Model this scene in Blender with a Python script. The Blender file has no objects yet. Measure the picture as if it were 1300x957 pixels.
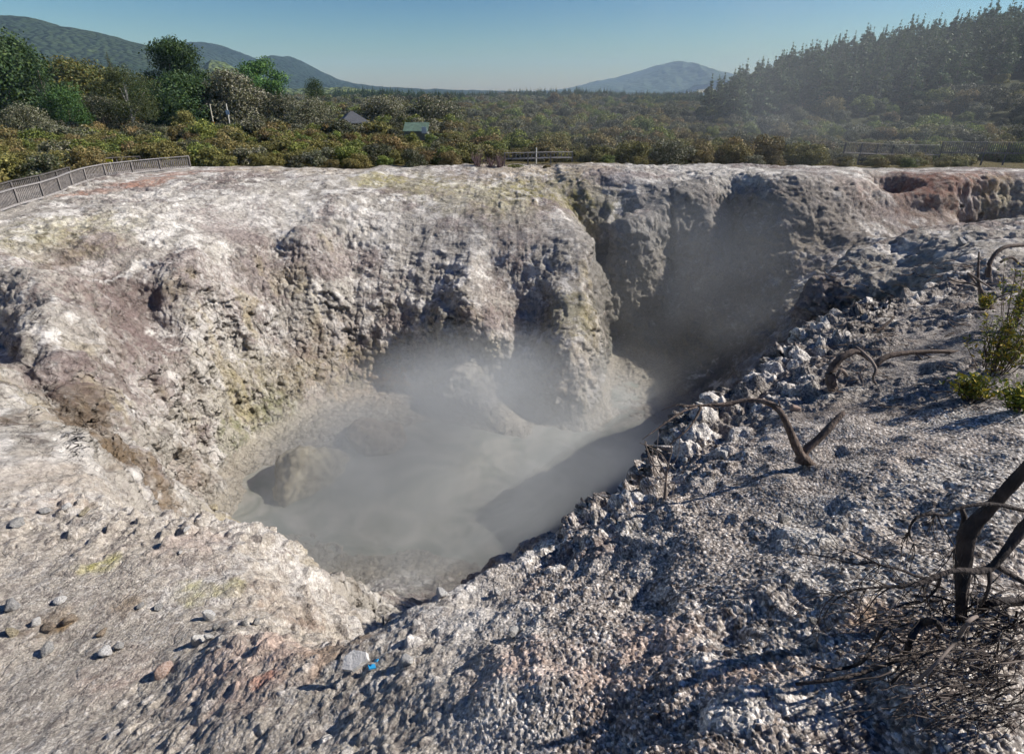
import bpy, math, random
import numpy as np
from mathutils import Vector, Matrix
from mathutils.geometry import delaunay_2d_cdt

random.seed(7)
RNG = np.random.default_rng(11)
SC = bpy.context.scene
COL = SC.collection
PI = math.pi
# ---------------------------------------------------------------- camera model
F = 722.0
PITCH = math.atan((434 - 118) / F)
SP, CP = math.sin(PITCH), math.cos(PITCH)

def ray(px, py):
    xc = (px - 650) / F
    yc = -(py - 434) / F
    return np.array([xc, CP + yc * SP, -SP + yc * CP])

def deep(z):
    """the crater is surveyed with its floor at z = -15.4"""
    return z if z > -9 else -9 + (z + 9)*0.80
WATER = -15.5
def P0(px, py, z):
    d = ray(px, py)
    t = z / d[2]
    return (d[0] * t, d[1] * t, z)

def P(px, py, z):
    z = deep(z)
    d = ray(px, py)
    t = z / d[2]
    return (d[0] * t, d[1] * t, z)

def PD(px, py, depth):
    """point on the ray of a pixel of the photo at an axial distance from the viewpoint"""
    return Vector(ray(px, py) * depth)

def project(x, y, z):
    zc = y * CP - z * SP
    yc = y * SP + z * CP
    zc = np.where(zc < 0.05, 0.05, zc)
    return 650 + F * x / zc, 434 - F * yc / zc, zc

# ---------------------------------------------------------------- numpy noise
def _hash(ix, iy, iz, seed):
    h = (ix.astype(np.uint32) * np.uint32(374761393)) ^ (iy.astype(np.uint32) * np.uint32(668265263)) ^ (iz.astype(np.uint32) * np.uint32(2147483647 - 58)) ^ np.uint32((seed * 974711 + 12345) & 0xffffffff)
    h = (h ^ (h >> np.uint32(13))) * np.uint32(1274126177)
    h = (h ^ (h >> np.uint32(15))) * np.uint32(2246822519)
    h ^= (h >> np.uint32(16))
    return h.astype(np.float32) * np.float32(1.0 / 4294967296.0)

def vnoise(x, y, z, s, seed=0):
    """smooth value noise, -1..1, feature size s"""
    x = (x / s + 1000.0).astype(np.float32); y = (y / s + 1000.0).astype(np.float32); z = (z / s + 1000.0).astype(np.float32)
    ix, iy, iz = np.floor(x).astype(np.int32), np.floor(y).astype(np.int32), np.floor(z).astype(np.int32)
    fx, fy, fz = x - ix, y - iy, z - iz
    fx = fx * fx * (3 - 2 * fx); fy = fy * fy * (3 - 2 * fy); fz = fz * fz * (3 - 2 * fz)
    def H(a, b, c): return _hash(ix + a, iy + b, iz + c, seed)
    c00 = H(0,0,0) * (1-fx) + H(1,0,0) * fx
    c10 = H(0,1,0) * (1-fx) + H(1,1,0) * fx
    c01 = H(0,0,1) * (1-fx) + H(1,0,1) * fx
    c11 = H(0,1,1) * (1-fx) + H(1,1,1) * fx
    c0 = c00 * (1-fy) + c10 * fy
    c1 = c01 * (1-fy) + c11 * fy
    return (c0 * (1-fz) + c1 * fz) * 2 - 1

def fbm(x, y, z, s, octv, seed=0, gain=0.5, ridged=False):
    a, t, tot = 1.0, 0.0, 0.0
    for k in range(octv):
        n = vnoise(x + 13.7 * k, y - 7.1 * k, z + 3.3 * k, s / (2.03 ** k), seed + k)
        if ridged: n = 1 - 2.2 * np.abs(n)
        t = t + a * n; tot += a; a *= gain
    return t / tot

def stones(x, y, z, s, seed=0, fill=0.62, dens=1.0):
    """rounded stones packed on a jittered 3-D grid looked up in 2-D; returns height 0..1 and a random value per stone"""
    gx = (x / s + 500).astype(np.float32); gy = (y / s + 500).astype(np.float32)
    ix, iy = np.floor(gx).astype(np.int32), np.floor(gy).astype(np.int32)
    best = np.zeros_like(gx); rid = np.zeros_like(gx)
    zz = np.zeros_like(ix)
    for a in (-1, 0, 1):
        for b in (-1, 0, 1):
            cx, cy = ix + a, iy + b
            h1 = _hash(cx, cy, zz, seed); h2 = _hash(cx, cy, zz + 1, seed); h3 = _hash(cx, cy, zz + 2, seed); h4 = _hash(cx, cy, zz + 3, seed)
            dx, dy = gx - cx - h1, gy - cy - h2
            an = h4 * 6.28
            c, sn = np.cos(an), np.sin(an)
            u, v = (dx * c + dy * sn), (-dx * sn + dy * c) * (1.0 + 0.7 * h1)
            r = fill * (0.35 + 0.65 * h3)
            au, av = np.abs(u), np.abs(v)
            rn = (0.55 * np.maximum(au, av) + 0.42 * (au + av)) / r
            hh = np.clip(2.3 * (1 - rn), 0, 1) * (0.35 + 0.65 * h3) * (1 + (u * (h1 - .5) + v * (h2 - .5)) * 1.8 / r * .6) * (h2 < dens)
            m = hh > best
            best = np.where(m, hh, best); rid = np.where(m, h4, rid)
    return best, rid

def stones_w(x, y, z, st, s, seed, fill=0.62, dens=1.0):
    a, ia = stones(x, y, z, s, seed, fill, dens)
    b, ib = stones(x + 0.55*y, z - 0.2*y, z, s, seed + 50, fill, dens)
    w = sstep(0.15, 0.5, st)
    return a*(1-w) + b*w, np.where(w > .5, ib, ia)

def sstep(a, b, x):
    t = np.clip((x - a) / (b - a), 0, 1)
    return t * t * (3 - 2 * t)

# ---------------------------------------------------------------- base relief, from surveyed break lines
LINES = [
 # crest of the rubble slope the viewer stands on
 [(440,905,-3.9),(478,845,-4.0),(515,790,-4.1),(550,757,-4.15),(606,764,-4.25),(628,718,-4.3),(664,700,-4.3),(700,688,-4.3),(735,652,-4.3),(760,628,-4.3),(800,602,-4.3),(842,562,-4.3),(860,535,-4.35),(926,497,-4.45),(950,470,-4.5),(979,437,-4.5),(1013,410,-4.6),(1046,387,-4.6),(1113,376,-4.5),(1160,362,-4.4),(1190,345,-4.35),(1207,318,-4.4)],
 # undercut below the crest
 [(520,850,-7.3),(552,830,-7.0),(606,836,-6.9),(630,790,-6.9),(664,772,-6.9),(700,760,-6.9),(735,724,-6.9),(760,700,-6.9),(800,674,-6.9),(842,634,-6.9),(860,607,-6.95),(926,569,-7.0),(950,542,-7.1),(979,509,-7.1)],
 # bluff beyond the bay
 [(1010,372,-6.6),(1053,327,-5.4),(1083,318,-5.1),(1120,302,-4.95),(1153,291,-4.85),(1190,288,-4.75),(1240,287,-4.7),(1300,285,-4.6),(1380,283,-4.5)],
 # crest of the near mound, left foreground
 [(285,806,-4.75),(330,803,-4.65),(357,808,-4.55),(400,832,-4.3),(433,850,-4.15),(450,880,-3.95)],
 # ledge edge above the pool
 [(104,632,-5.85),(140,642,-5.75),(200,646,-5.7),(270,655,-5.75),(300,653,-5.9),(350,665,-6.1),(392,692,-6.3),(414,735,-6.5),(424,768,-6.5),(420,800,-6.2),(424,828,-5.3)],
 # left bank of the gully
 [(104,632,-5.85),(98,600,-6.2),(85,575,-6.4),(60,545,-6.6),(30,515,-6.9),(10,485,-6.8),(-40,450,-6.6)],
 # gully floor
 [(250,690,-16.9),(200,690,-14.5),(140,680,-12),(100,625,-9.8),(75,565,-9.2),(60,525,-8.8),(30,472,-8.5),(8,425,-8.2),(-40,385,-8.0)],
 # wall foot round the pool
 [(235,650,-16.8),(262,625,-16.7),(285,598,-16.7),(320,568,-16.7),(360,541,-16.7),(400,518,-16.7),(440,502,-16.7),(490,494,-16.7),(560,500,-16.7),(640,508,-16.7),(700,528,-16.9),(742,545,-17.2),(775,525,-17.2),(850,520,-17),(900,518,-16.5)],
 # foot below the viewer's rim
 [(455,735,-16.7),(500,722,-16.7),(545,716,-16.7),(600,735,-16.7),(650,760,-16.8),(745,765,-16.8),(845,705,-16.8),(930,640,-16.8),(965,560,-16.2)],
 # wall break crest
 [(345,300,-7.6),(400,340,-9.0),(440,318,-8.7),(480,300,-8.0),(520,277,-7.2),(600,290,-7.6),(680,310,-8.1),(735,330,-8.6)],
 # alcove rim
 [(735,330,-8.6),(745,298,-7.5),(790,252,-6.0),(850,237,-5.75),(870,241,-5.8),(930,222,-5.2),(1000,226,-4.9),(1100,224,-4.85),(1200,224,-4.85),(1300,222,-4.85),(1400,222,-4.85)],
]
PTS = [
 (1300,957,-2.1),(1000,957,-2.25),(700,957,-2.8),(560,957,-3.2),(470,957,-3.5),(900,868,-2.5),(1250,868,-2.1),(650,868,-3.0),(530,868,-3.6),
 (1200,600,-2.75),(1290,600,-2.5),(1290,500,-2.9),(1290,400,-3.4),(1290,330,-4.0),(1250,310,-4.3),(1000,600,-3.35),(1100,500,-3.55),(1150,430,-3.9),(1200,390,-4.0),(900,700,-3.25),(800,760,-3.4),(1000,750,-2.65),(1200,750,-2.3),(700,800,-3.45),(720,740,-3.9),(880,590,-4.0),(960,540,-4.0),(1060,430,-4.25),(620,810,-3.75),(560,820,-3.85),
 (350,957,-4.0),(200,957,-4.6),(0,957,-5.1),(0,868,-5.45),(200,868,-5.1),(275,868,-4.65),(320,850,-4.5),(0,780,-5.55),(200,780,-5.45),(262,815,-5.1),(290,785,-5.3),(340,775,-5.5),(0,700,-5.6),(200,700,-5.55),(300,700,-5.65),(380,745,-6.1),(395,800,-5.7),(0,640,-5.7),(50,600,-6.1),(0,560,-6.3),
 (470,790,-11.0),(452,842,-8.0),(440,822,-8.6),(462,862,-6.6),(440,866,-6.0),(452,800,-10.4),(448,768,-12.3),(478,822,-9.0),(330,705,-9.0),(370,725,-9.0),(410,752,-9.0),(250,690,-9.0),(500,755,-15.2),(540,765,-15.3),(590,770,-15.6),(560,800,-13.5),
 (400,770,-17),(300,720,-17),
 # banks beside gully and buttress
 (45,425,-6.9),(62,446,-6.95),(100,462,-7.05),(128,498,-7.45),(155,535,-8.1),(38,350,-6.3),(36,395,-6.6),(70,385,-6.7),(95,540,-8.3),(125,585,-9.0),(140,615,-9.9),(180,560,-9.6),(205,600,-11.2),(175,622,-10.6),(232,618,-14.8),(215,640,-14.5),
 (0,345,-6.4),(0,310,-6.1),(-60,330,-6.2),
 (100,340,-6.5),(150,300,-6.3),(200,295,-6.5),(250,300,-6.7),(120,400,-7.5),(140,372,-8.2),(150,410,-9.0),(165,440,-9.5),(200,425,-10.0),(205,385,-8.7),(185,360,-8.2),(150,345,-7.3),(125,455,-7.9),(180,330,-7.2),(210,345,-7.5),(228,330,-6.9),(236,390,-8.7),(242,450,-10.7),(250,520,-13.3),(262,580,-15.6),(205,480,-11.2),(170,490,-9.6),(215,530,-11.5),
 (330,500,-14.6),(330,400,-10.8),(330,340,-8.8),(290,310,-7.3),(290,450,-12.4),(300,540,-15.6),(370,440,-13.3),(400,470,-14.9),(400,400,-11.8),
 (450,370,-10.9),(452,430,-13.7),(478,395,-12.0),(520,350,-10.0),(500,430,-13.6),(535,400,-12.0),(570,430,-12.4),(585,375,-10.2),(590,475,-14.5),(630,440,-13.0),(655,390,-11.5),(668,440,-13.9),(672,480,-15.5),(690,370,-10.6),(718,365,-10.0),(740,385,-10.7),(708,430,-12.4),(738,430,-12.3),(715,480,-14.2),(750,480,-14.6),(735,520,-15.9),(690,505,-16.2),(540,470,-15.2),
 (0,272,-5.6),(34,258,-5.6),(96,235,-5.5),(145,224,-5.45),(242,213.5,-5.4),(100,275,-5.8),(200,262,-5.9),(300,252,-6.0),(400,255,-6.3),(430,280,-7.1),(500,240,-6.1),(320,225,-5.5),(450,222,-5.5),(600,211,-5.4),(700,209,-5.4),(600,240,-6.2),(560,262,-6.8),(700,240,-6.3),(730,285,-7.4),(640,272,-7.0),(380,290,-7.0),
 (790,225,-5.4),(850,213,-5.3),(930,211,-5.2),(1000,217,-5.0),(1100,217,-4.95),(1200,217,-4.95),(1300,215,-4.9),
 (780,290,-8.3),(762,345,-11.4),(764,380,-13.2),(766,410,-15.0),(768,440,-16.8),(768,480,-17.2),(762,515,-17.3),(800,480,-17.2),(820,500,-17.2),(780,350,-11.9),(780,430,-16.6),(850,262,-6.95),(850,300,-9.0),(850,350,-11.9),(850,400,-14.2),(850,460,-16.4),(930,250,-6.5),(930,300,-8.9),(930,350,-11.1),(930,400,-12.6),(930,470,-15.1),(1000,255,-6.05),(1000,300,-7.9),(1000,350,-9.6),(1000,420,-11.1),
 (1030,392,-8.6),(1100,372,-7.2),(1160,352,-5.6),(1060,350,-6.8),
 (1060,255,-6.0),(1060,290,-7.4),(1100,268,-6.7),(1200,268,-6.8),(1300,268,-6.8),(1100,320,-10),(1200,320,-9.6),(1200,360,-10),(1300,330,-9.5),(1300,350,-8.5),(1400,330,-9),(1240,318,-6.9),(1330,310,-6.5),
 (340,590,-17.2),(320,620,-17.6),(450,600,-17.6),(560,530,-17.2),(700,580,-17.7),(560,650,-17.7),(500,690,-17.4),(620,700,-17.7),(760,640,-17.7),(850,600,-17.6),(450,535,-16.75),(500,512,-16.8),
]
WPTS = [ # world points outside the frame
 (0,-1,-2.1),(0,1.0,-2.2),(3,-4,-1.8),(8,-2,-1.8),(-3,-2,-3.2),(-8,-3,-4.4),(-16,0,-5.4),(-30,6,-6),(-22,14,-6.2),(-45,30,-6),(-45,45,-6),(12,3,-1.9),(16,10,-2.9),(20,16,-3.9),(28,8,-3.5),(35,20,-4.8),(34,30,-8.6),(45,36,-6),(48,45,-5.6),(60,45,-5.6),(60,-10,-3),(0,-12,-2.5),(-60,-12,-6),(30,-12,-2),
 (-30,52,-6),(-10,54,-6),(10,55,-6),(30,54,-6),(-60,62,-6.4),(0,62,-6.4),(60,62,-6.4),(-60,20,-6),
]
GX0, GX1, GY0, GY1, GD = -58.0, 58.0, -11.0, 61.0, 0.1
def build_base():
    verts, edges = [], []
    for L in LINES:
        prev = None
        for p in L:
            w = P(*p)
            k = next((i for i, v in enumerate(verts) if abs(v[0]-w[0]) + abs(v[1]-w[1]) < 1e-4), None)
            if k is None: verts.append(w); k = len(verts) - 1
            if prev is not None: edges.append((prev, k))
            prev = k
    for p in PTS: verts.append(P(*p))
    for w in WPTS: verts.append(w)
    v2 = [Vector((v[0], v[1])) for v in verts]
    ov, oe, of, ovo, _, _ = delaunay_2d_cdt(v2, edges, [], 0, 1e-5, True)
    zs = []
    for i, o in enumerate(ov):
        src = ovo[i]
        if src: zs.append(verts[src[0]][2])
        else:
            d = sorted(((o - v).length, k) for k, v in enumerate(v2))[:3]
            zs.append(sum(verts[k][2] / (r + 1e-3) for r, k in d) / sum(1 / (r + 1e-3) for r, k in d))
    nx, ny = int((GX1-GX0)/GD) + 1, int((GY1-GY0)/GD) + 1
    G = np.full((ny, nx), -6.4, dtype=np.float64)
    for f in of:
        for q in range(1, len(f) - 1):
            a, b, c = f[0], f[q], f[q+1]
            A, B, C_ = ov[a], ov[b], ov[c]
            det = (B.x-A.x)*(C_.y-A.y) - (C_.x-A.x)*(B.y-A.y)
            if abs(det) < 1e-9: continue
            i0 = max(0, int((min(A.x,B.x,C_.x)-GX0)/GD)); i1 = min(nx-1, int((max(A.x,B.x,C_.x)-GX0)/GD)+1)
            j0 = max(0, int((min(A.y,B.y,C_.y)-GY0)/GD)); j1 = min(ny-1, int((max(A.y,B.y,C_.y)-GY0)/GD)+1)
            if i1 < i0 or j1 < j0: continue
            X, Y = np.meshgrid(GX0 + GD*np.arange(i0, i1+1), GY0 + GD*np.arange(j0, j1+1))
            u = ((X-A.x)*(C_.y-A.y) - (C_.x-A.x)*(Y-A.y)) / det
            v = ((B.x-A.x)*(Y-A.y) - (X-A.x)*(B.y-A.y)) / det
            m = (u >= -1e-6) & (v >= -1e-6) & (u+v <= 1+1e-6)
            Z = zs[a] + u*(zs[b]-zs[a]) + v*(zs[c]-zs[a])
            sub = G[j0:j1+1, i0:i1+1]
            sub[m] = Z[m]
    def blur(A, s):
        r = int(3*s) + 1
        k = np.exp(-0.5*(np.arange(-r, r+1)/s)**2); k /= k.sum()
        A = np.pad(A, r, mode='edge')
        A = np.apply_along_axis(lambda m: np.convolve(m, k, 'valid'), 0, A)
        return np.apply_along_axis(lambda m: np.convolve(m, k, 'valid'), 1, A)
    near, far = blur(G, 1.0), blur(G, 4.0)
    X, Y = np.meshgrid(GX0 + GD*np.arange(nx), GY0 + GD*np.arange(ny))
    w = sstep(7, 20, np.hypot(X, Y))
    return near*(1-w) + far*w
BASE = build_base()

def hill(x, y):
    """wooded hill on the right"""
    a = x/np.maximum(y, 1.0)
    h = np.interp(a, [.27,.30,.37,.43,.55,.72,.79,1.2,3.0], [0,1,6,13,21.5,27.3,28.3,32,32])
    t = np.clip((np.hypot(x, y)*.8 + y*.2 - 165)/160, 0, 1)
    t = t*(1.6 - .6*t)
    return h*t*(y > 1)*(1 - sstep(900, 1600, np.hypot(x, y)))
def height(x, y):
    x = np.asarray(x, dtype=np.float64); y = np.asarray(y, dtype=np.float64)
    gx = np.clip((x-GX0)/GD, 0, BASE.shape[1]-1.001); gy = np.clip((y-GY0)/GD, 0, BASE.shape[0]-1.001)
    i, j = gx.astype(int), gy.astype(int)
    fx, fy = gx-i, gy-j
    b = (BASE[j,i]*(1-fx) + BASE[j,i+1]*fx)*(1-fy) + (BASE[j+1,i]*(1-fx) + BASE[j+1,i+1]*fx)*fy
    ex = np.maximum(np.maximum(GX0+2 - x, x - GX1+2), np.maximum(GY0+1 - y, y - GY1+2))
    w = sstep(-6, 0, ex)
    r = np.hypot(x, y)
    far = -6.6 - 3.0*sstep(60, 200, r) + 3.0*sstep(500, 3000, r) + hill(x, y)
    return b*(1-w) + far*w

# ---------------------------------------------------------------- ground: one sheet, denser where it stands near
NEAR_R = 66.0
def build_ground(NC=1300, NR=1620):
    az = np.concatenate([np.concatenate([np.linspace(-58, -46, 130)[:-1], np.linspace(-46, -22, 430)[:-1], np.linspace(-22, 58, NC-350)]), np.linspace(58, 302, 260)[1:-1]])
    az = np.radians(az)
    nc = len(az)
    NF = 3600
    rr = 0.35 * (NEAR_R/0.35) ** (np.arange(NF)/(NF-1.0))
    rr = 0.5*rr + 0.5*np.linspace(0.35, NEAR_R, NF)
    sa, ca = np.sin(az), np.cos(az)
    R = np.empty((nc, NR))
    W = np.empty((nc, NF-1))
    for s in range(0, nc, 200):
        e = min(nc, s+200)
        X = sa[s:e,None]*rr[None]; Y = ca[s:e,None]*rr[None]
        Z = height(X, Y)
        dr = np.diff(rr)[None]; dz = np.diff(Z, axis=1)
        D = np.sqrt(rr[None]**2 + Z**2)[:, 1:]
        el = np.arctan2(Z, rr[None])
        W[s:e] = np.maximum(np.abs(np.diff(el, axis=1)), (0.30 + .16*(rr[None, 1:] < 11) + .30*((rr[None, 1:] > 23) & (rr[None, 1:] < 50)))*np.sqrt(dr*dr+dz*dz)/D)
    for _ in range(2):
        Wp = np.cumsum(np.pad(W, ((20,20),(0,0)), mode='edge'), axis=0)
        W = (Wp[40:] - Wp[:-40])/40.0 if len(Wp) - 40 == nc else W
    for c in range(nc):
        cdf = np.concatenate([[0], np.cumsum(W[c])]); cdf /= cdf[-1]
        R[c] = np.interp(np.linspace(0, 1, NR), cdf, rr)
    far = NEAR_R * (7100.0/NEAR_R) ** (np.arange(1, 91)/90.0)
    R = np.concatenate([R, np.repeat(far[None], nc, 0)], axis=1)
    X = (sa[:,None]*R); Y = (ca[:,None]*R)
    Z = height(X, Y)
    return X, Y, Z, R

def normals(X, Y, Z):
    def g(A): 
        dc = np.roll(A, -1, 0) - np.roll(A, 1, 0)
        dr = np.empty_like(A); dr[:,1:-1] = A[:,2:]-A[:,:-2]; dr[:,0] = A[:,1]-A[:,0]; dr[:,-1] = A[:,-1]-A[:,-2]
        return dc, dr
    (xc,xr),(yc,yr),(zc,zr) = g(X), g(Y), g(Z)
    nx, ny, nz = yr*zc - zr*yc, zr*xc - xr*zc, xr*yc - yr*xc
    l = np.sqrt(nx*nx+ny*ny+nz*nz) + 1e-12
    s = np.where(nz < 0, -1, 1) / l
    return nx*s, ny*s, nz*s

X, Y, Z, R = build_ground()
f32 = lambda a: a.astype(np.float32)
X0, Y0, Z0 = X.copy(), Y.copy(), Z.copy()
nx, ny, nz = normals(X, Y, Z)
fade = 1 - sstep(48, 62, R)                       # relief of bare rock dies out under the scrub
steep = 1 - sstep(0.45, 0.88, nz)
# region weights from world position
nearslope = sstep(0.2, 1.4, (X + 0.9) + 0.02*Y) * (1 - sstep(15, 24, np.hypot(X, Y))) * sstep(-6.5, -5.2, Z)
ledge = (1 - nearslope) * (1 - sstep(9, 14, np.hypot(X, Y))) * sstep(-9.5, -8.0, Z)
wall = np.clip(1 - nearslope - ledge, 0, 1)
pit = 1 - sstep(-14.95, -14.5, Z)
# large rock forms, ravelled down the fall line
A1 = (0.20 + 0.46*steep) * wall * fade * (1 - 0.8*pit)
d = A1 * (0.9*fbm(X, Y, Z*0.6, 3.4, 2, 3) + 0.62*fbm(X, Y, Z*0.8, 1.5, 4, 21, ridged=True))
d += nearslope * (0.10 + 0.22*steep) * (fbm(X, Y, Z, 0.9, 3, 31) + 0.4*fbm(X, Y, Z, 0.45, 2, 37, ridged=True))
d += ledge * 0.07 * fbm(X, Y, Z, 1.1, 3, 41)
X += nx*d; Y += ny*d; Z += nz*d
nx, ny, nz = normals(X, Y, Z)
# medium: clods, ribs and crusts, each band only where the sheet is fine enough to carry it
def cell(X, Y, Z):
    e = np.zeros(X.shape, dtype=np.float32)
    for ax in (0, 1):
        d2 = (np.roll(X,-1,ax)-X)**2 + (np.roll(Y,-1,ax)-Y)**2 + (np.roll(Z,-1,ax)-Z)**2
        e = np.maximum(e, np.sqrt(d2))
    return e
CS = cell(X, Y, Z)
def band(s_): return 1 - sstep(.22*s_, .5*s_, CS)
def on(mask, fn, extra=None):
    """evaluate a relief function only where it shows"""
    q = fn(X[mask], Y[mask], Z[mask]) if extra is None else fn(X[mask], Y[mask], Z[mask], extra[mask])
    if isinstance(q, tuple):
        out = []
        for t in q:
            o_ = np.zeros(X.shape, dtype=np.float32); o_[mask] = t; out.append(o_)
        return out
    o_ = np.zeros(X.shape, dtype=np.float32); o_[mask] = q
    return o_
mw = (wall*fade > .002); mn = nearslope > .002; ml = ledge > .002; mg = mn | ml
dn = np.hypot(X, Y)
st2, id2 = on(mw, lambda x,y,z,t: stones_w(x, y, z, t, 0.95, 5, .66), steep)
st3, id3 = on(mw, lambda x,y,z,t: stones_w(x, y, z, t, 0.36, 6, .66), steep)
ribs = on(mw, lambda x,y,z: fbm(x, y, z*0.6, 0.7, 3, 51, gain=.6, ridged=True))
crust = on(mw, lambda x,y,z: fbm(x*0.7, y*1.1, z*1.6, 0.8, 4, 55, gain=.6, ridged=True))
n_pl = on(mw, lambda x,y,z: vnoise(x, y, z, 5.0, 67))
bl = sstep(-0.1, 0.35, on(mw, lambda x,y,z: vnoise(x, y, z, 4.0, 61)))
shore = pit*wall
d = wall*fade*(1-0.75*pit)*((0.04+0.19*steep)*(0.8*ribs*band(.6) + 0.42*st2*bl*band(.9) + 0.40*st3*band(.36)*sstep(-.3,.3,n_pl)) + (0.06+0.13*(1-steep)*sstep(-.3,.3,n_pl))*crust*band(.6))
d += shore*(.05*st3 + .04*crust)
ns2, nid2 = on(mn, lambda x,y,z: stones(x, y, z, 0.30, 7, 0.66, 0.55))
ns3, nid3 = on(mn, lambda x,y,z: stones(x + 0.2*z, y, z, 0.11, 8, 0.66, 0.7))
lump = sstep(-0.25, 0.4, on(mn, lambda x,y,z: vnoise(x, y, z, 0.8, 63)))
_cr = []
for _a, _b in zip(LINES[0][:-1], LINES[0][1:]):
    _p, _q = np.array(P(*_a)), np.array(P(*_b))
    for _t in np.arange(0, 1, .25): _cr.append(_p*(1-_t) + _q*_t)
def _rd(x, y, z):
    m_ = np.full(x.shape, 1e9)
    for c_ in _cr: m_ = np.minimum(m_, (x-c_[0])**2 + (y-c_[1])**2)
    return np.exp(-m_/(.42 + .012*(x*x+y*y)))
rimd = on(mn, _rd)
rs1, ri1 = on(mn, lambda x,y,z,t: stones_w(x, y, z, t, .42, 15, .7, .8), steep)
rs2, ri2 = on(mn, lambda x,y,z,t: stones_w(x, y, z, t, .17, 16, .68, .8), steep)
rimw = np.clip(0.25 + 1.1*steep + 0.7*sstep(6, 9, R), 0, 1.3)
nr_ = on(mn, lambda x,y,z: fbm(x, y, z, 0.42, 4, 91, gain=.62, ridged=True))
lw = .42 + .58*sstep(-.6, .9, X - .12*Y)
d += lw*nearslope*((0.06*ns2 + 0.085*nr_)*lump*rimw + 0.012*ns3*(0.2 + 0.8*lump) + 0.014*nr_ + rimd*(.18*rs1 + .08*rs2 + .13*nr_ - .17) - .03)
d += nearslope*.05*on(mn, lambda x,y,z: fbm(x, y, z, 1.0, 3, 93, gain=.6, ridged=True))
_cr = []
for _a, _b in zip(LINES[4][:-1], LINES[4][1:]):
    _p, _q = np.array(P(*_a)), np.array(P(*_b))
    for _t in np.arange(0, 1, .2): _cr.append(_p*(1-_t) + _q*_t)
ledged = on(ml, _rd)
le1 = on(ml, lambda x,y,z,t: stones_w(x, y, z, t, .26, 17, .68, .75)[0], steep)
le2 = on(ml, lambda x,y,z: fbm(x, y, z, .5, 4, 95, gain=.6, ridged=True))
d += ledge*ledged*(.12*le1 + .11*le2 - .09)
ls2, lid2 = on(ml, lambda x,y,z: stones(x, y, z, 0.13, 9, 0.66, 0.25))
lr_ = on(ml, lambda x,y,z: fbm(x, y, z, 0.3, 4, 71, gain=.6, ridged=True))
lowleft = sstep(5.6, 4.2, R) * 1.0
d += ledge*(0.026*ls2*(0.1 + 0.9*lowleft)*band(.13) + (0.016+.024*lowleft)*lr_*band(.25))
X += nx*d; Y += ny*d; Z += nz*d
nx, ny, nz = normals(X, Y, Z)
# fine: gravel and grit
CS = cell(X, Y, Z)
mgn = mg & (R < 17)
g1, gi1 = on(mgn, lambda x,y,z: stones(x, y + 0.3*z, z, 0.036, 10, 0.72))
g2, gi2 = on(mgn & (R < 7), lambda x,y,z: stones(x, y + 0.3*z, z, 0.017, 12, 0.72))
g3, gi3 = on(mw | ml, lambda x,y,z,t: stones_w(x, y, z, t, 0.13, 13, 0.68, .8), steep)
fine = on(mw, lambda x,y,z: fbm(x, y, z, 0.26, 3, 81, gain=.6, ridged=True))
b1, b2 = band(.036*1.4), band(.017*1.6)
d = nearslope*(0.0108*g1*b1 + 0.006*g2*b2) + ledge*(0.0035*g1*b1 + 0.0015*g2*b2 + 0.010*g3*lowleft*band(.13))
d += wall*fade*(1-0.6*pit)*(0.035 + 0.055*steep)*(0.75*fine*band(.24) + 0.8*g3*band(.14))
X += nx*d; Y += ny*d; Z += nz*d
CS = None

# screen-space lookup of the finished surface, only used to find where things of the photograph stand
PXb, PYb, Db = project(X, Y, Z)
_w, _h = 650, 480
_ok = (PXb > 0) & (PXb < 1300) & (PYb > 0) & (PYb < 959) & (Y*CP - Z*SP > 0.3) & (np.abs(X) < 400)
_idx = (PYb[_ok]/2).astype(int)*_w + (PXb[_ok]/2).astype(int)
_dep = np.full(_w*_h, 1e9); _src = np.flatnonzero(_ok.ravel())
np.minimum.at(_dep, _idx, Db[_ok])
DEPTH = _dep.reshape(_h, _w)
def depth_at(px, py, rad=2):
    i, j = int(np.clip(px/2, 0, _w-1)), int(np.clip(py/2, 0, _h-1))
    w = DEPTH[max(0,j-rad):j+rad+1, max(0,i-rad):i+rad+1]
    w = w[w < 1e8]
    return float(np.median(w)) if len(w) else 40.0
def hit(px, py):
    return PD(px, py, depth_at(px, py))

# ---------------------------------------------------------------- colour of the ground (pigments, with shade painted into the dark buttress and alcove zones)
def mixc(Cc, col, w):
    w = np.clip(w, 0, 1)[..., None]
    return Cc*(1-w) + np.array(col, dtype=np.float32)*w
n8 = fbm(X, Y, Z, 7.0, 3, 101); n2 = fbm(X, Y, Z, 2.2, 4, 103); n05 = fbm(X, Y, Z, 0.6, 4, 107); n01 = fbm(X, Y, Z, 0.13, 3, 109)
mos = fbm(X, Y, Z, 0.28, 3, 119, gain=.7)*.7 + n05*.5
flow = fbm(X, Y, Z*0.22, 0.9, 4, 113)
mos = fbm(X, Y, Z, 0.28, 3, 119, gain=.7)*.7 + n05*.5
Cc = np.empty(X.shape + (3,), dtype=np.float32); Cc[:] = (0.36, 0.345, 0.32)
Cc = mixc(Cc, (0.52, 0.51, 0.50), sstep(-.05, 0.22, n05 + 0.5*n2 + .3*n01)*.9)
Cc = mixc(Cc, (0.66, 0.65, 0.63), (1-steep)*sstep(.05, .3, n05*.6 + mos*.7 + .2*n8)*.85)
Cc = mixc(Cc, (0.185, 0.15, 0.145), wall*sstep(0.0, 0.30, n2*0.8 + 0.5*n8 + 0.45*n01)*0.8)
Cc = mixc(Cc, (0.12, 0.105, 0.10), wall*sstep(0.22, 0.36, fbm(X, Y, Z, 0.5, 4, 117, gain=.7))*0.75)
Cc = mixc(Cc, (0.30, 0.26, 0.17), wall*steep*sstep(0.05, 0.5, flow + 0.3*n05)*0.75)
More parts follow.
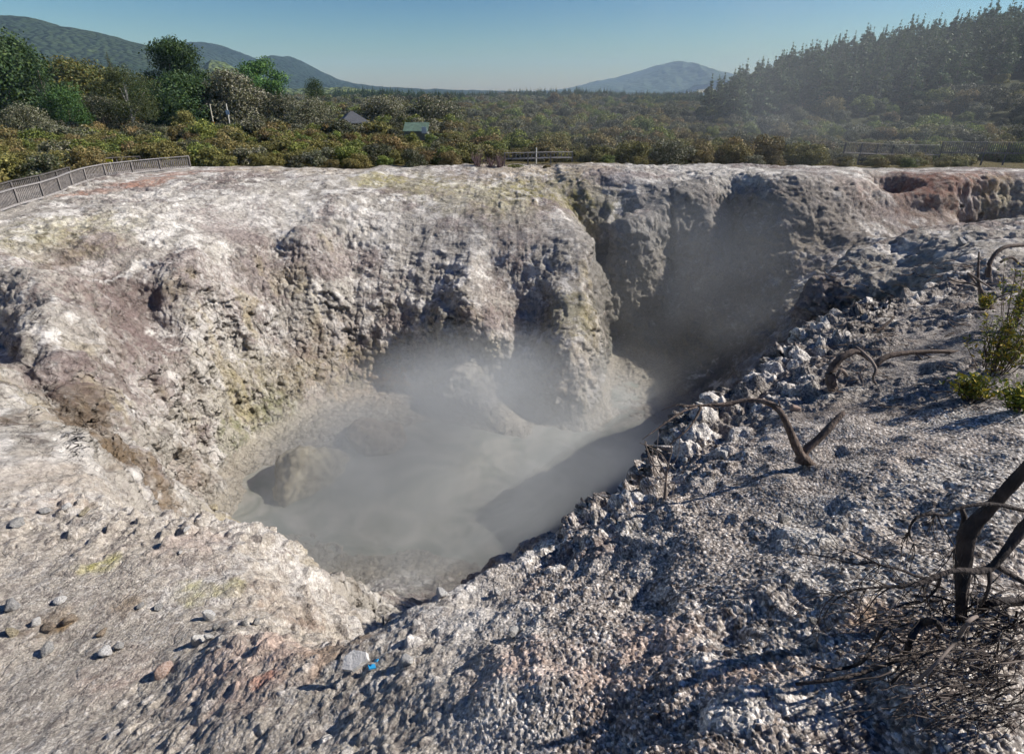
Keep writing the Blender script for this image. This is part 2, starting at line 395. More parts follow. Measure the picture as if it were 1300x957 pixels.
Cc = mixc(Cc, (0.15, 0.125, 0.10), wall*steep*sstep(0.2, 0.6, -flow + 0.4*n01)*0.75)
Cc = mixc(Cc, (0.55, 0.53, 0.50), wall*sstep(0.25, 0.6, n01 + 0.4*n05)*0.5)
# zones: px, py, px radius x, radius y -> world balls
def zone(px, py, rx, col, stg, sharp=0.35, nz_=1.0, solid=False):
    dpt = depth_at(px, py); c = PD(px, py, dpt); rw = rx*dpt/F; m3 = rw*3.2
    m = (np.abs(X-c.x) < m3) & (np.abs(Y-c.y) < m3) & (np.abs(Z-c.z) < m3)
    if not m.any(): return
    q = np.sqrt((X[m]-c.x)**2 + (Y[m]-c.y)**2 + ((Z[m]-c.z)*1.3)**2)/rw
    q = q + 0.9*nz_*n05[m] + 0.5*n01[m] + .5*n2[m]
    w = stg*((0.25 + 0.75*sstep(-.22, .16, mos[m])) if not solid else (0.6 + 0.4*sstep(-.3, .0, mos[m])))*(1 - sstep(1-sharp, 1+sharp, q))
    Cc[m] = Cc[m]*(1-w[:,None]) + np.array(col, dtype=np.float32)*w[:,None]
YEL, OLV, BRN, PUR, RED, WHT, GRN, TAN = (0.36,0.33,0.13), (0.22,0.20,0.09), (0.17,0.125,0.08), (0.19,0.15,0.145), (0.34,0.19,0.14), (0.60,0.59,0.57), (0.17,0.19,0.11), (0.40,0.34,0.26)
for z_ in [(165,385,45,(0.13,0.105,0.10),.9,.35,1.0,True),(185,430,40,(0.14,0.11,0.105),.9,.35,1.0,True),(115,530,48,(0.12,0.09,0.065),.9,.35,1.0,True),(80,490,26,(0.13,0.10,0.08),.9,.35,1.0,True),(160,580,40,(0.13,0.10,0.075),.85,.35,1.0,True),(150,480,35,(0.15,0.12,0.11),.8,.35,1.0,True),(1050,262,90,(0.20,0.18,0.165),.8,.35,1.0,True),(1180,250,60,(0.19,0.13,0.105),.7,.35,1.0,True),(900,300,110,(0.19,0.185,0.175),.85,.35,1.0,True),(800,400,90,(0.17,0.165,0.15),.85,.35,1.0,True),(860,440,80,(0.16,0.15,0.13),.85,.35,1.0,True),(800,330,90,(0.18,0.175,0.17),.85,.35,1.0,True),(870,262,60,(0.20,0.195,0.19),.8,.35,1.0,True),(1010,290,90,(0.20,0.185,0.17),.8,.35,1.0,True),(950,400,110,(0.18,0.16,0.13),.7,.35,1.0,True),(20,400,36,(0.2,0.2,0.2),.6),(520,232,45,OLV,.55),(700,235,55,OLV,.75),(660,215,40,TAN,.5),(600,240,70,YEL,.45),(745,265,40,OLV,.7),(640,262,50,OLV,.6),(480,225,30,YEL,.5),  # dark solid zones: purple-brown rock plus painted shade of buttress, gully flank and alcove
           (430,215,60,TAN,.35),(250,280,70,WHT,.5),(330,262,60,WHT,.5),(420,300,60,WHT,.25),(90,290,60,YEL,.35),(60,320,50,OLV,.35),(200,245,50,WHT,.5),
           (160,232,22,RED,.8),(195,226,22,RED,.8),(125,240,22,RED,.7),(95,246,18,RED,.7),(225,220,25,RED,.55),(280,215,30,RED,.4),(330,215,30,TAN,.6),(640,210,50,TAN,.6),(740,212,40,TAN,.6),
           (140,400,80,PUR,.8),(90,460,55,PUR,.75),(180,470,70,PUR,.7),(150,560,60,BRN,.75),(200,620,60,BRN,.8),(240,600,40,BRN,.6),(110,330,50,PUR,.5),
           (300,290,45,PUR,.5),(270,400,60,WHT,.45),(290,360,60,WHT,.35),(330,500,60,OLV,.45),(360,530,50,GRN,.45),(400,480,50,BRN,.35),(300,560,35,GRN,.5),(420,450,60,PUR,.35),
           (460,480,50,OLV,.4),(600,470,60,OLV,.35),(720,400,40,OLV,.6),(735,470,40,TAN,.5),(640,400,60,PUR,.35),(560,400,40,OLV,.3),(500,495,30,(0.40,0.22,0.09),.6),(450,505,22,(0.42,0.22,0.08),.7),
           (850,400,120,(0.20,0.19,0.16),.7),(950,350,100,(0.22,0.19,0.15),.6),(820,480,90,(0.16,0.17,0.16),.6),(800,290,60,(0.24,0.24,0.24),.5),  # grey-brown alcove wall, its shadow darkened into the colour
           (1150,235,40,(0.22,0.11,0.085),.7),(1090,235,30,(0.24,0.15,0.12),.6),(1220,235,40,(0.22,0.11,0.085),.6),(1260,225,30,(0.24,0.12,0.09),.6),(1280,255,40,(0.30,0.27,0.16),.5),
           (880,215,60,WHT,.6),(960,218,50,WHT,.5),(1060,216,60,WHT,.4),(600,225,40,PUR,.5),(790,225,40,(0.36,0.36,0.38),.6),(700,290,60,(0.30,0.29,0.28),.6),(560,290,90,(0.32,0.31,0.30),.6)]:
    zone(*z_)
Lc = np.empty_like(Cc); Lc[:] = (0.36, 0.335, 0.30)
Lc = mixc(Lc, (0.44,0.43,0.42), sstep(0, .5, n2 + .4*n01))
Lc = mixc(Lc, (0.26,0.21,0.185), sstep(.2, .6, n05*.7 - n2*.6)*.7)
Lc = mixc(Lc, (0.52,0.50,0.48), (gi1 > .78)*.7*(g1 > .2)); Lc = mixc(Lc, (0.15,0.13,0.13), (gi1 < .16)*.65*(g1 > .2))
Lc = mixc(Lc, (0.56,0.55,0.54), (lid2 > .6)*(ls2 > .12)*lowleft*.6)
Lc = mixc(Lc, (0.17,0.15,0.14), sstep(.12,.3,fbm(X, Y, Z, .09, 3, 131, gain=.7))*.6)
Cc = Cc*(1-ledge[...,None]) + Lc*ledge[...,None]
Nc = np.empty_like(Cc); Nc[:] = (0.50, 0.465, 0.435)
Nc = mixc(Nc, (0.56,0.55,0.53), sstep(-.05, .4, n05 + .5*n2 + .6*sstep(6, 10, dn)))
Nc = mixc(Nc, (0.30,0.22,0.18), sstep(.1, .55, -n2 + .5*n01)*.6)
Nc = mixc(Nc, (0.62,0.60,0.58), (gi1 > .68)*.85*(g1 > .15)); Nc = mixc(Nc, (0.065,0.055,0.052), (gi1 < .27)*.8*(g1 > .1)); Nc = mixc(Nc, (0.08,0.065,0.06), (gi2 < .28)*.65); Nc = mixc(Nc, (0.6,0.6,0.6), (gi2 > .8)*.6)
Nc = mixc(Nc, (0.60,0.59,0.58), np.clip(rimd*1.2, 0, 1)*(ri1 > .45)*(rs1 > .15)*.8)
Nc = mixc(Nc, (0.62,0.61,0.59), (nid2 > .62)*(ns2 > .25)*lump*.75*(1-.35*(gi1 < .3)))
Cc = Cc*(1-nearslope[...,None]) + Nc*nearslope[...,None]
PNK = (0.47, 0.36, 0.31)
for z_ in [(350,835,75,PNK,.7),(260,850,45,PNK,.6),(330,800,35,PNK,.4),(335,858,14,(0.40,0.17,0.11),.6,.5,1.6),(150,850,40,PNK,.4),(135,712,18,(0.40,0.38,0.12),.6,.5,1.9),(112,716,12,(0.36,0.34,0.07),.7,.5,1.9),(245,752,26,(0.38,0.38,0.12),.5),(290,745,18,(0.36,0.35,0.12),.5),
           (165,762,24,BRN,.6),(60,790,26,BRN,.5),(85,790,12,(0.25,0.16,0.06),.6),(365,770,50,(0.24,0.18,0.145),.7),(400,735,18,WHT,.8),(375,722,16,WHT,.6),(310,655,16,WHT,.8),(440,815,60,(0.25,0.19,0.14),.7),(260,690,50,(0.34,0.27,0.25),.4),(380,700,40,(0.30,0.26,0.16),.4),
           (40,600,70,(0.42,0.37,0.32),.5),(40,535,35,BRN,.5),(70,640,30,(0.32,0.25,0.2),.5),
           (820,830,90,PNK,.55),(700,840,70,PNK,.5),(620,850,60,PNK,.5),(1000,850,80,(0.36,0.27,0.21),.5),(1120,800,60,(0.34,0.22,0.14),.4),(930,860,50,PNK,.4),(670,745,14,(0.30,0.18,0.14),.7),(715,700,40,(0.19,0.13,0.12),.6),(760,690,30,(0.17,0.12,0.11),.6),
           (1150,580,50,(0.30,0.25,0.22),.4),(1100,690,60,(0.33,0.27,0.23),.4)]:
    zone(*z_)
Mud = np.empty_like(Cc); Mud[:] = (0.33, 0.305, 0.26)
pw = (1 - sstep(-15.0, -14.5, Z))*wall
Cc = Cc*(1-0.8*pw[...,None]) + Mud*0.8*pw[...,None]
# soil under the scrub
px_, py_, _ = project(X0, Y0, Z0)
edge = np.interp(X, [-60,-40,-26,0,16,37,60], [46,46,46.8,48.2,46.8,43.8,42]) + 1.0*vnoise(X, Y, Y*0, 6, 7)
soil = sstep(0, 1.8, Y - edge)*(Y > 0)
leftsoil = sstep(0, 1.5, -(X + 30.5)) * sstep(34, 40, dn)
soil = np.clip(soil + leftsoil*sstep(20, 30, Y), 0, 1)
Cc = mixc(Cc, (0.10, 0.085, 0.035), soil)
Cc = mixc(Cc, (0.045, 0.05, 0.02), sstep(150, 175, dn)*soil)
rough = np.clip(0.92 - 0.1*(gi1 > .8), 0, 1)

# ---------------------------------------------------------------- helpers
MATS = {}
def nodes_of(m):
    m.use_nodes = True
    return m.node_tree.nodes, m.node_tree.links, m.node_tree.nodes['Principled BSDF']
def mat(name, col, rough=0.85, noise=None, amt=0.25, bump=0.0, bscale=20, stretch=None, var=0.0, spec=0.3, trans=0.0, attr=None, coat=None):
    if name in MATS: return MATS[name]
    m = bpy.data.materials.new(name); N, L, B = nodes_of(m)
    B.inputs['Roughness'].default_value = rough
    B.inputs['Specular IOR Level'].default_value = spec
    tc = N.new('ShaderNodeTexCoord')
    rgb = N.new('ShaderNodeRGB'); rgb.outputs[0].default_value = (*col, 1); out = rgb.outputs[0]
    if attr:
        a = N.new('ShaderNodeAttribute'); a.attribute_name = attr; out = a.outputs['Color']
    if noise:
        n = N.new('ShaderNodeTexNoise'); n.inputs['Scale'].default_value = noise; n.inputs['Detail'].default_value = 6; L.new(tc.outputs['Object'], n.inputs['Vector'])
        mr = N.new('ShaderNodeMapRange'); mr.inputs['From Min'].default_value = .3; mr.inputs['From Max'].default_value = .7
        mr.inputs['To Min'].default_value = 1-amt; mr.inputs['To Max'].default_value = 1+amt; L.new(n.outputs['Fac'], mr.inputs['Value'])
        h = N.new('ShaderNodeHueSaturation'); L.new(mr.outputs[0], h.inputs['Value']); L.new(out, h.inputs['Color']); out = h.outputs[0]
    if var:
        oi = N.new('ShaderNodeObjectInfo')
        h = N.new('ShaderNodeHueSaturation')
        m1 = N.new('ShaderNodeMapRange'); m1.inputs['To Min'].default_value = 1-var; m1.inputs['To Max'].default_value = 1+var; L.new(oi.outputs['Random'], m1.inputs['Value']); L.new(m1.outputs[0], h.inputs['Value'])
        mu = N.new('ShaderNodeMath'); mu.operation = 'MULTIPLY'; mu.inputs[1].default_value = 7.13; L.new(oi.outputs['Random'], mu.inputs[0])
        fr = N.new('ShaderNodeMath'); fr.operation = 'FRACT'; L.new(mu.outputs[0], fr.inputs[0])
        m2 = N.new('ShaderNodeMapRange'); m2.inputs['To Min'].default_value = .5-.012; m2.inputs['To Max'].default_value = .5+.016; L.new(fr.outputs[0], m2.inputs['Value']); L.new(m2.outputs[0], h.inputs['Hue'])
        L.new(out, h.inputs['Color']); out = h.outputs[0]
    L.new(out, B.inputs['Base Color'])
    if bump:
        n = N.new('ShaderNodeTexNoise'); n.inputs['Scale'].default_value = bscale; n.inputs['Detail'].default_value = 8; L.new(tc.outputs['Object'], n.inputs['Vector'])
        if stretch:
            mp = N.new('ShaderNodeMapping'); mp.inputs['Scale'].default_value = stretch; L.new(tc.outputs['Object'], mp.inputs['Vector']); L.new(mp.outputs[0], n.inputs['Vector'])
        b = N.new('ShaderNodeBump'); b.inputs['Strength'].default_value = bump; b.inputs['Distance'].default_value = 0.02; L.new(n.outputs['Fac'], b.inputs['Height']); L.new(b.outputs[0], B.inputs['Normal'])
    if trans:
        t = N.new('ShaderNodeBsdfTranslucent'); L.new(out, t.inputs['Color'])
        mx = N.new('ShaderNodeMixShader'); mx.inputs[0].default_value = trans
        o = N['Material Output']; L.new(B.outputs[0], mx.inputs[1]); L.new(t.outputs[0], mx.inputs[2]); L.new(mx.outputs[0], o.inputs['Surface'])
    MATS[name] = m
    return m

def tag(o, label=None, cat=None, group=None, kind=None):
    if label: o['label'] = label
    if cat: o['category'] = cat
    if group: o['group'] = group
    if kind: o['kind'] = kind
    return o
def link(name, me, m, parent=None, loc=None):
    o = bpy.data.objects.new(name, me); COL.objects.link(o)
    if m is not None and len(me.materials) == 0: me.materials.append(m)
    if parent is not None: o.parent = parent
    if loc is not None: o.location = loc
    return o
def empty(name, loc=(0,0,0), rz=0):
    o = bpy.data.objects.new(name, None); COL.objects.link(o); o.location = loc; o.rotation_euler = (0,0,rz); o.empty_display_size = .2
    return o
def copy_tree(o, parent=None):
    c = o.copy(); COL.objects.link(c); c.parent = parent
    for ch in list(o.children): copy_tree(ch, c)
    return c
def np_mesh(name, V, Fq, cols=None, smooth=False):
    """V (n,3), Fq (m,k) with k = 3 or 4"""
    V = np.asarray(V, dtype=np.float32); Fq = np.asarray(Fq, dtype=np.int32)
    me = bpy.data.meshes.new(name)
    me.vertices.add(len(V)); me.vertices.foreach_set('co', V.ravel())
    k = Fq.shape[1]
    me.loops.add(Fq.size); me.loops.foreach_set('vertex_index', Fq.ravel())
    me.polygons.add(len(Fq)); me.polygons.foreach_set('loop_start', np.arange(0, Fq.size, k, dtype=np.int32))
    try: me.polygons.foreach_set('loop_total', np.full(len(Fq), k, dtype=np.int32))
    except Exception: pass
    if smooth: me.polygons.foreach_set('use_smooth', np.ones(len(Fq), dtype=bool))
    me.update(calc_edges=True)
    if cols is not None and cols.shape[1] == 4:
        a = me.color_attributes.new('pigment', 'FLOAT_COLOR', 'POINT'); a.data.foreach_set('color', np.asarray(cols, dtype=np.float32).ravel()); return me
    if cols is not None:
        a = me.color_attributes.new('pigment', 'FLOAT_COLOR', 'POINT')
        c4 = np.ones((len(V), 4), dtype=np.float32); c4[:, :3] = cols
        a.data.foreach_set('color', c4.ravel())
    return me

# ---------------------------------------------------------------- ground mesh
def make_ground():
    nc, nr = X.shape
    V = np.stack([X, Y, Z], -1).reshape(-1, 3)
    i = np.arange(nc)[:, None]; j = np.arange(nr-1)[None]
    a = i*nr + j; b = ((i+1) % nc)*nr + j
    Fq = np.stack([a, a+1, b+1, b], -1).reshape(-1, 4)[:, ::-1]
    V = np.concatenate([V, [[0, 0, -2.15]]]); 
    gw = np.clip(nearslope + .55*ledge, 0, 1)*(1-soil)
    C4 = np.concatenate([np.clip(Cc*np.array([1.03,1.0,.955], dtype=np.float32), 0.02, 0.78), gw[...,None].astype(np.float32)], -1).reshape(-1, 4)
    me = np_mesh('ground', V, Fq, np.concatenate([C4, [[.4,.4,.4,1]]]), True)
    m = bpy.data.materials.new('crater_rock'); N, L, B = nodes_of(m)
    B.inputs['Roughness'].default_value = .93; B.inputs['Specular IOR Level'].default_value = .15
    a = N.new('ShaderNodeAttribute'); a.attribute_name = 'pigment'
    tc = N.new('ShaderNodeTexCoord')
    n = N.new('ShaderNodeTexNoise'); n.inputs['Scale'].default_value = 9; n.inputs['Detail'].default_value = 9; n.inputs['Roughness'].default_value = .7; L.new(tc.outputs['Object'], n.inputs['Vector'])
    mr = N.new('ShaderNodeMapRange'); mr.inputs['From Min'].default_value = .32; mr.inputs['From Max'].default_value = .68; mr.inputs['To Min'].default_value = .72; mr.inputs['To Max'].default_value = 1.28; L.new(n.outputs['Fac'], mr.inputs['Value'])
    h = N.new('ShaderNodeHueSaturation'); L.new(a.outputs['Color'], h.inputs['Color']); L.new(mr.outputs[0], h.inputs['Value']); L.new(h.outputs[0], B.inputs['Base Color'])
    h.inputs['Saturation'].default_value = 1.0
    # grit: a pigment of its own for every grain
    def grain(scale):
        v = N.new('ShaderNodeTexVoronoi'); v.inputs['Scale'].default_value = scale; L.new(tc.outputs['Object'], v.inputs['Vector'])
        sp = N.new('ShaderNodeSeparateColor'); L.new(v.outputs['Color'], sp.inputs[0]); return v, sp
    v1, s1 = grain(38); v2, s2 = grain(85)
    m1 = N.new('ShaderNodeMapRange'); m1.inputs['To Min'].default_value = .58; m1.inputs['To Max'].default_value = 1.38; L.new(s1.outputs[0], m1.inputs['Value'])
    m2 = N.new('ShaderNodeMapRange'); m2.inputs['To Min'].default_value = .55; m2.inputs['To Max'].default_value = 1.35; L.new(s2.outputs[1], m2.inputs['Value'])
    mm = N.new('ShaderNodeMath'); mm.operation = 'MULTIPLY'; L.new(m1.outputs[0], mm.inputs[0]); L.new(m2.outputs[0], mm.inputs[1])
    h2 = N.new('ShaderNodeHueSaturation'); L.new(h.outputs[0], h2.inputs['Color']); L.new(mm.outputs[0], h2.inputs['Value'])
    mx = N.new('ShaderNodeMix'); mx.data_type = 'RGBA'; L.new(a.outputs['Alpha'], mx.inputs[0]); L.new(h.outputs[0], mx.inputs[6]); L.new(h2.outputs[0], mx.inputs[7]); L.new(mx.outputs[2], B.inputs['Base Color'])
    # relief finer than the sheet
    n4 = N.new('ShaderNodeTexNoise'); n4.inputs['Scale'].default_value = 4.5; n4.inputs['Detail'].default_value = 9; n4.inputs['Roughness'].default_value = .72; n4.inputs['Distortion'].default_value = .6; L.new(tc.outputs['Object'], n4.inputs['Vector'])
    ve = N.new('ShaderNodeTexVoronoi'); ve.feature = 'DISTANCE_TO_EDGE'; ve.inputs['Scale'].default_value = 1.6
    nd = N.new('ShaderNodeTexNoise'); nd.inputs['Scale'].default_value = 2.2; nd.inputs['Detail'].default_value = 6; L.new(tc.outputs['Object'], nd.inputs['Vector'])
    vm = N.new('ShaderNodeVectorMath'); vm.operation = 'MULTIPLY_ADD'; vm.inputs[1].default_value = (1.1,1.1,1.1); L.new(nd.outputs['Color'], vm.inputs[0]); L.new(tc.outputs['Object'], vm.inputs[2]); L.new(vm.outputs[0], ve.inputs['Vector'])
    ck = N.new('ShaderNodeMapRange'); ck.inputs['From Max'].default_value = .05; L.new(ve.outputs['Distance'], ck.inputs['Value'])
    iw = N.new('ShaderNodeMath'); iw.operation = 'SUBTRACT'; iw.inputs[0].default_value = 1; L.new(a.outputs['Alpha'], iw.inputs[1])
    b0 = N.new('ShaderNodeBump'); b0.inputs['Distance'].default_value = .10; L.new(iw.outputs[0], b0.inputs['Strength']); L.new(n4.outputs['Fac'], b0.inputs['Height'])
    b1_ = N.new('ShaderNodeBump'); b1_.inputs['Distance'].default_value = .05; sm = N.new('ShaderNodeMath'); sm.operation = 'MULTIPLY'; sm.inputs[1].default_value = .8; L.new(iw.outputs[0], sm.inputs[0]); L.new(sm.outputs[0], b1_.inputs['Strength']); L.new(ck.outputs[0], b1_.inputs['Height']); L.new(b0.outputs[0], b1_.inputs['Normal'])
    b = N.new('ShaderNodeBump'); b.inputs['Strength'].default_value = .6; b.inputs['Distance'].default_value = .02; L.new(n.outputs['Fac'], b.inputs['Height']); L.new(b1_.outputs[0], b.inputs['Normal'])
    b3 = N.new('ShaderNodeBump'); b3.invert = True; b3.inputs['Distance'].default_value = .012; L.new(a.outputs['Alpha'], b3.inputs['Strength']); L.new(v1.outputs['Distance'], b3.inputs['Height']); L.new(b.outputs[0], b3.inputs['Normal']); L.new(b3.outputs[0], B.inputs['Normal'])
    o = link('ground', me, m); tag(o, kind='structure')
    return o
make_ground()

# ---------------------------------------------------------------- builders
def tube_arrays(pts, rad, sides=7, seed=0, rough=0.12, sub=4):
    """swept tube through pts with Catmull-Rom smoothing"""
    pts = [Vector(p) for p in pts]
    n = len(pts)
    P_, R_ = [], []
    for i in range(n-1):
        p0, p1, p2, p3 = pts[max(i-1,0)], pts[i], pts[i+1], pts[min(i+2,n-1)]
        for s in range(sub):
            t = s/sub
            P_.append(0.5*((2*p1) + (p2-p0)*t + (2*p0-5*p1+4*p2-p3)*t*t + (3*p1-p0-3*p2+p3)*t*t*t))
            R_.append(rad[i]*(1-t) + rad[i+1]*t)
    P_.append(pts[-1]); R_.append(rad[-1])
    rnd = random.Random(seed)
    V, Fq = [], []
    up = Vector((0.13, 0.21, 1)).normalized()
    ph = [rnd.random()*6.28 for _ in range(3)]
    fl = [1 + rough*(rnd.random()-.5)*1.6 for _ in range(sides)]
    for i, p in enumerate(P_):
        d = (P_[min(i+1,len(P_)-1)] - P_[max(i-1,0)])
        d = d.normalized() if d.length > 1e-9 else Vector((0,0,1))
        a = d.cross(up); a = a.normalized() if a.length > 1e-3 else Vector((1,0,0))
        b = d.cross(a)
        for k in range(sides):
            an = k*2*PI/sides + i*0.12
            r = R_[i]*fl[k]*(1 + .6*rough*math.sin(2*an+ph[0]+i*.5) + rough*(rnd.random()-.5)*.9)
            V.append(p + a*math.cos(an)*r + b*math.sin(an)*r)
    for i in range(len(P_)-1):
        for k in range(sides):
            k2 = (k+1) % sides
            Fq.append((i*sides+k, i*sides+k2, (i+1)*sides+k2, (i+1)*sides+k))
    e = len(V); V.append(P_[0]); V.append(P_[-1])
    for k in range(sides):
        k2 = (k+1) % sides
        Fq.append((e, k2, k, k)); Fq.append((e+1, (len(P_)-1)*sides+k, (len(P_)-1)*sides+k2, (len(P_)-1)*sides+k2))
    return V, Fq
class MB:
    def __init__(s): s.V, s.F = [], []
    def add(s, VF):
        o = len(s.V); s.V += [tuple(v) for v in VF[0]]; s.F += [tuple(i+o for i in f) for f in VF[1]]
    def tube(s, pts, rad, **k): s.add(tube_arrays(pts, rad, **k)); return s
    def box(s, c, size, R=None):
        c = Vector(c); hx, hy, hz = size[0]/2, size[1]/2, size[2]/2
        V = [Vector((x*hx, y*hy, z*hz)) for x in (-1,1) for y in (-1,1) for z in (-1,1)]
        if R is not None: V = [R @ v for v in V]
        s.add(([c+v for v in V], [(0,1,3,2),(4,6,7,5),(0,4,5,1),(2,3,7,6),(0,2,6,4),(1,5,7,3)])); return s
    def bar(s, a, b, w, h):
        a, b = Vector(a), Vector(b); d = b-a; x = d.normalized()
        y = Vector((-x.y, x.x, 0)); y = y.normalized() if y.length > 1e-4 else Vector((0,1,0)); z = x.cross(y)
        R = Matrix((x, y, z)).transposed()
        return s.box((a+b)/2, (d.length, w, h), R)
    def build(s, name, m, parent=None, smooth=False):
        me = bpy.data.meshes.new(name)
        F2 = [f if len(set(f)) == len(f) else tuple(dict.fromkeys(f)) for f in s.F]
        me.from_pydata(s.V, [], F2); me.update()
        if smooth: me.polygons.foreach_set('use_smooth', [True]*len(me.polygons))
        return link(name, me, m, parent)

import bmesh
def rock_mesh(name, seed, sub=3, flat=1.0, ang=0.5):
    bm = bmesh.new(); bmesh.ops.create_icosphere(bm, subdivisions=sub, radius=1)
    V = np.array([v.co[:] for v in bm.verts]); Fq = [[l.index for l in f.verts] for f in bm.faces]; bm.free()
    r = np.random.default_rng(seed)
    for k in range(15):                                  # broken faces
        n = r.normal(size=3); n /= np.linalg.norm(n); h = 0.42 + .38*r.random()
        dd = V @ n - h; V = V - np.outer(np.maximum(dd, 0)*(.5+.5*min(1, ang*1.6)), n)
    V *= 1.25*(.8 + .45*r.random(3))
    o = r.random(3)*50
    q = V + o
    nn = fbm(q[:,0], q[:,1], q[:,2], .8, 4, seed); n2_ = fbm(q[:,0], q[:,1], q[:,2], .22, 2, seed+5, ridged=True)
    V = V*(1 + .16*nn + .07*n2_)[:, None]
    V[:, 2] *= flat
    return np_mesh(name, V, Fq, None, False)

def leaf_cloud(blobs, n, size, cols, seed, shell=.75, aspect=1.6, droop=0.0):
    """n leaf-sized faces through blobs (cx,cy,cz,rx,ry,rz); cols = [(rgb, share)] or function"""
    r = np.random.default_rng(seed)
    B = np.array(blobs, dtype=float)
    vol = (B[:,3]*B[:,4]*B[:,5])**(2/3.); vol /= vol.sum()
    k = r.choice(len(B), n, p=vol)
    d = r.normal(size=(n,3)); d /= np.linalg.norm(d, axis=1)[:,None]
    rad = shell + (1-shell)*r.random(n); rad *= np.where(r.random(n) < .2, r.random(n)**.5, 1)
    rad *= 1 + .22*np.sin(d[:,0]*7 + k)*np.cos(d[:,2]*6 + 2*k) + .12*r.normal(size=n)
    c = B[k,:3] + d*B[k,3:]*rad[:,None]
    nrm = d + r.normal(size=(n,3))*.75; nrm /= np.linalg.norm(nrm, axis=1)[:,None]
    t = np.cross(nrm, r.normal(size=(n,3))); t /= np.linalg.norm(t, axis=1)[:,None]
    t[:,2] -= droop; t /= np.linalg.norm(t, axis=1)[:,None]
    b = np.cross(nrm, t); b /= (np.linalg.norm(b, axis=1)[:,None] + 1e-9)
    s = size*(.6 + .8*r.random(n))[:,None]
    V = np.stack([c - t*s*aspect*.5 , c - b*s*.45, c + t*s*aspect*.5, c + b*s*.45], 1).reshape(-1,3)
    Fq = np.arange(4*n).reshape(-1,4)
    share = np.array([x[1] for x in cols]); share = share/share.sum()
    ci = r.choice(len(cols), n, p=share)
    col = np.array([x[0] for x in cols])[ci]
    # flowers or new growth sit on the outer upper side
    for q, x in enumerate(cols):
        if len(x) > 2:
            m = (d[:,2] + .45*r.normal(size=n) > .15) & (r.random(n) < x[2]); col[m] = x[0]
    col = col*(.72 + .56*r.random(n))[:,None]
    bl = .85 + .3*r.random(len(B)); col = col*bl[k][:,None]
    return V, Fq, np.repeat(col, 4, 0)
M_LEAF = mat('foliage', (.1,.1,.03), rough=.6, attr='pigment', var=.22, spec=.25, trans=.22)
M_WOOD = mat('grey_bark', (.16,.13,.10), rough=.9, noise=6, amt=.35)
M_PALE = mat('pale_bark', (.42,.40,.36), rough=.9, noise=6, amt=.25)
M_DEAD = mat('weathered_dead_wood', (.115,.088,.072), rough=.85, noise=14, amt=.5, bump=1.0, bscale=46, stretch=(1,1,.22))
M_BLACK = mat('burnt_dead_wood', (.040,.032,.029), rough=.85, noise=14, amt=.6, bump=1.0, bscale=60, stretch=(1,1,.14))
M_DARKTW = mat('dark_twigs', (.06,.048,.042), rough=.9, noise=3, amt=.7)
M_TWIG = mat('dry_twigs', (.17,.14,.12), rough=.9, noise=8, amt=.5)

def shrub_blobs(seed, w=1.0, h=.8, n=15):
    r = np.random.default_rng(seed)
    out = [(0, 0, h*.35, w*.55, w*.55, h*.5)]
    for i in range(n):
        a = r.random()*6.28; el = math.asin(r.random()**.8*.98)
        q = w*.66*math.cos(el)*(.85+.3*r.random()); s = (.17 + .17*r.random())*w
        out.append((math.cos(a)*q, math.sin(a)*q, h*(.12+.88*math.sin(el))*(.85+.3*r.random()), s, s, s*.75))
    return out
GOLD = [((.180,.165,.050),.5),((.120,.120,.040),.35),((.27,.23,.08),.15,.12)]
BRWN = [((0.188,0.144,0.056),.5),((0.125,0.110,0.045),.35),((0.288,0.213,0.094),.15,.15)]
GREN = [((0.143,0.176,0.039),.55),((0.098,0.124,0.034),.3),((0.260,0.273,0.065),.15,.2)]
GREY = [((.085,.092,.040),.5),((.14,.135,.075),.25),((.27,.26,.19),.15,.26)]
GREY2 = [((.070,.080,.034),.6),((.11,.105,.06),.25),((.22,.21,.15),.1,.18)]
DARK = [((.030,.058,.018),.6),((.048,.080,.024),.3),((.075,.11,.03),.1,.12)]
MIDG = [((0.058,0.121,0.031),.6),((0.088,0.166,0.039),.3),((0.137,0.215,0.049),.1,.15)]
SHRUB = {}
def shrub_proto(kind, cols, seed, n=1500, w=1.0, h=.85, size=.10):
    V, Fq, C_ = leaf_cloud(shrub_blobs(seed, w, h), n, size, cols, seed)
    return np_mesh(kind, V, Fq, C_)
KIND = {'gold': ('manuka_shrub', GOLD), 'brown': ('manuka_shrub', BRWN), 'green': ('green_shrub', GREN), 'grey': ('flowering_shrub', GREY), 'grey2': ('flowering_shrub', GREY2)}
for kk, (nm, cols) in KIND.items():
    SHRUB[kk] = [shrub_proto(nm, cols, 100+7*i+len(kk), 4600, w=1.0, h=1.05, size=.054) for i in range(3)]
    for me in SHRUB[kk]: me.materials.append(M_LEAF)
SH_LAB = {'gold': 'golden olive manuka shrub in the scrub band just beyond the far crater rim',
          'brown': 'brownish manuka shrub in the scrub band just beyond the far crater rim',
          'green': 'bright green low shrub in the scrub band just beyond the far crater rim',
          'grey': 'shrub covered in pale grey flowers beyond the far crater rim',
          'grey2': 'dark shrub dusted with greyish flowers beyond the far crater rim'}
SH_GRP = {'gold': 'golden manuka shrubs beyond the rim', 'brown': 'brown manuka shrubs beyond the rim', 'green': 'green shrubs beyond the rim', 'grey': 'pale flowering shrubs beyond the rim', 'grey2': 'dark flowering shrubs beyond the rim'}
def edge_r(x, y):
    return float(np.interp(x, [-60,-40,-26,0,16,37,60], [46,46,46.8,48.2,46.8,43.8,42])) + 1.0*float(vnoise(np.array([x]), np.array([y]), np.array([0.0]), 6, 7)[0])
spots = []
rnd = random.Random(5)
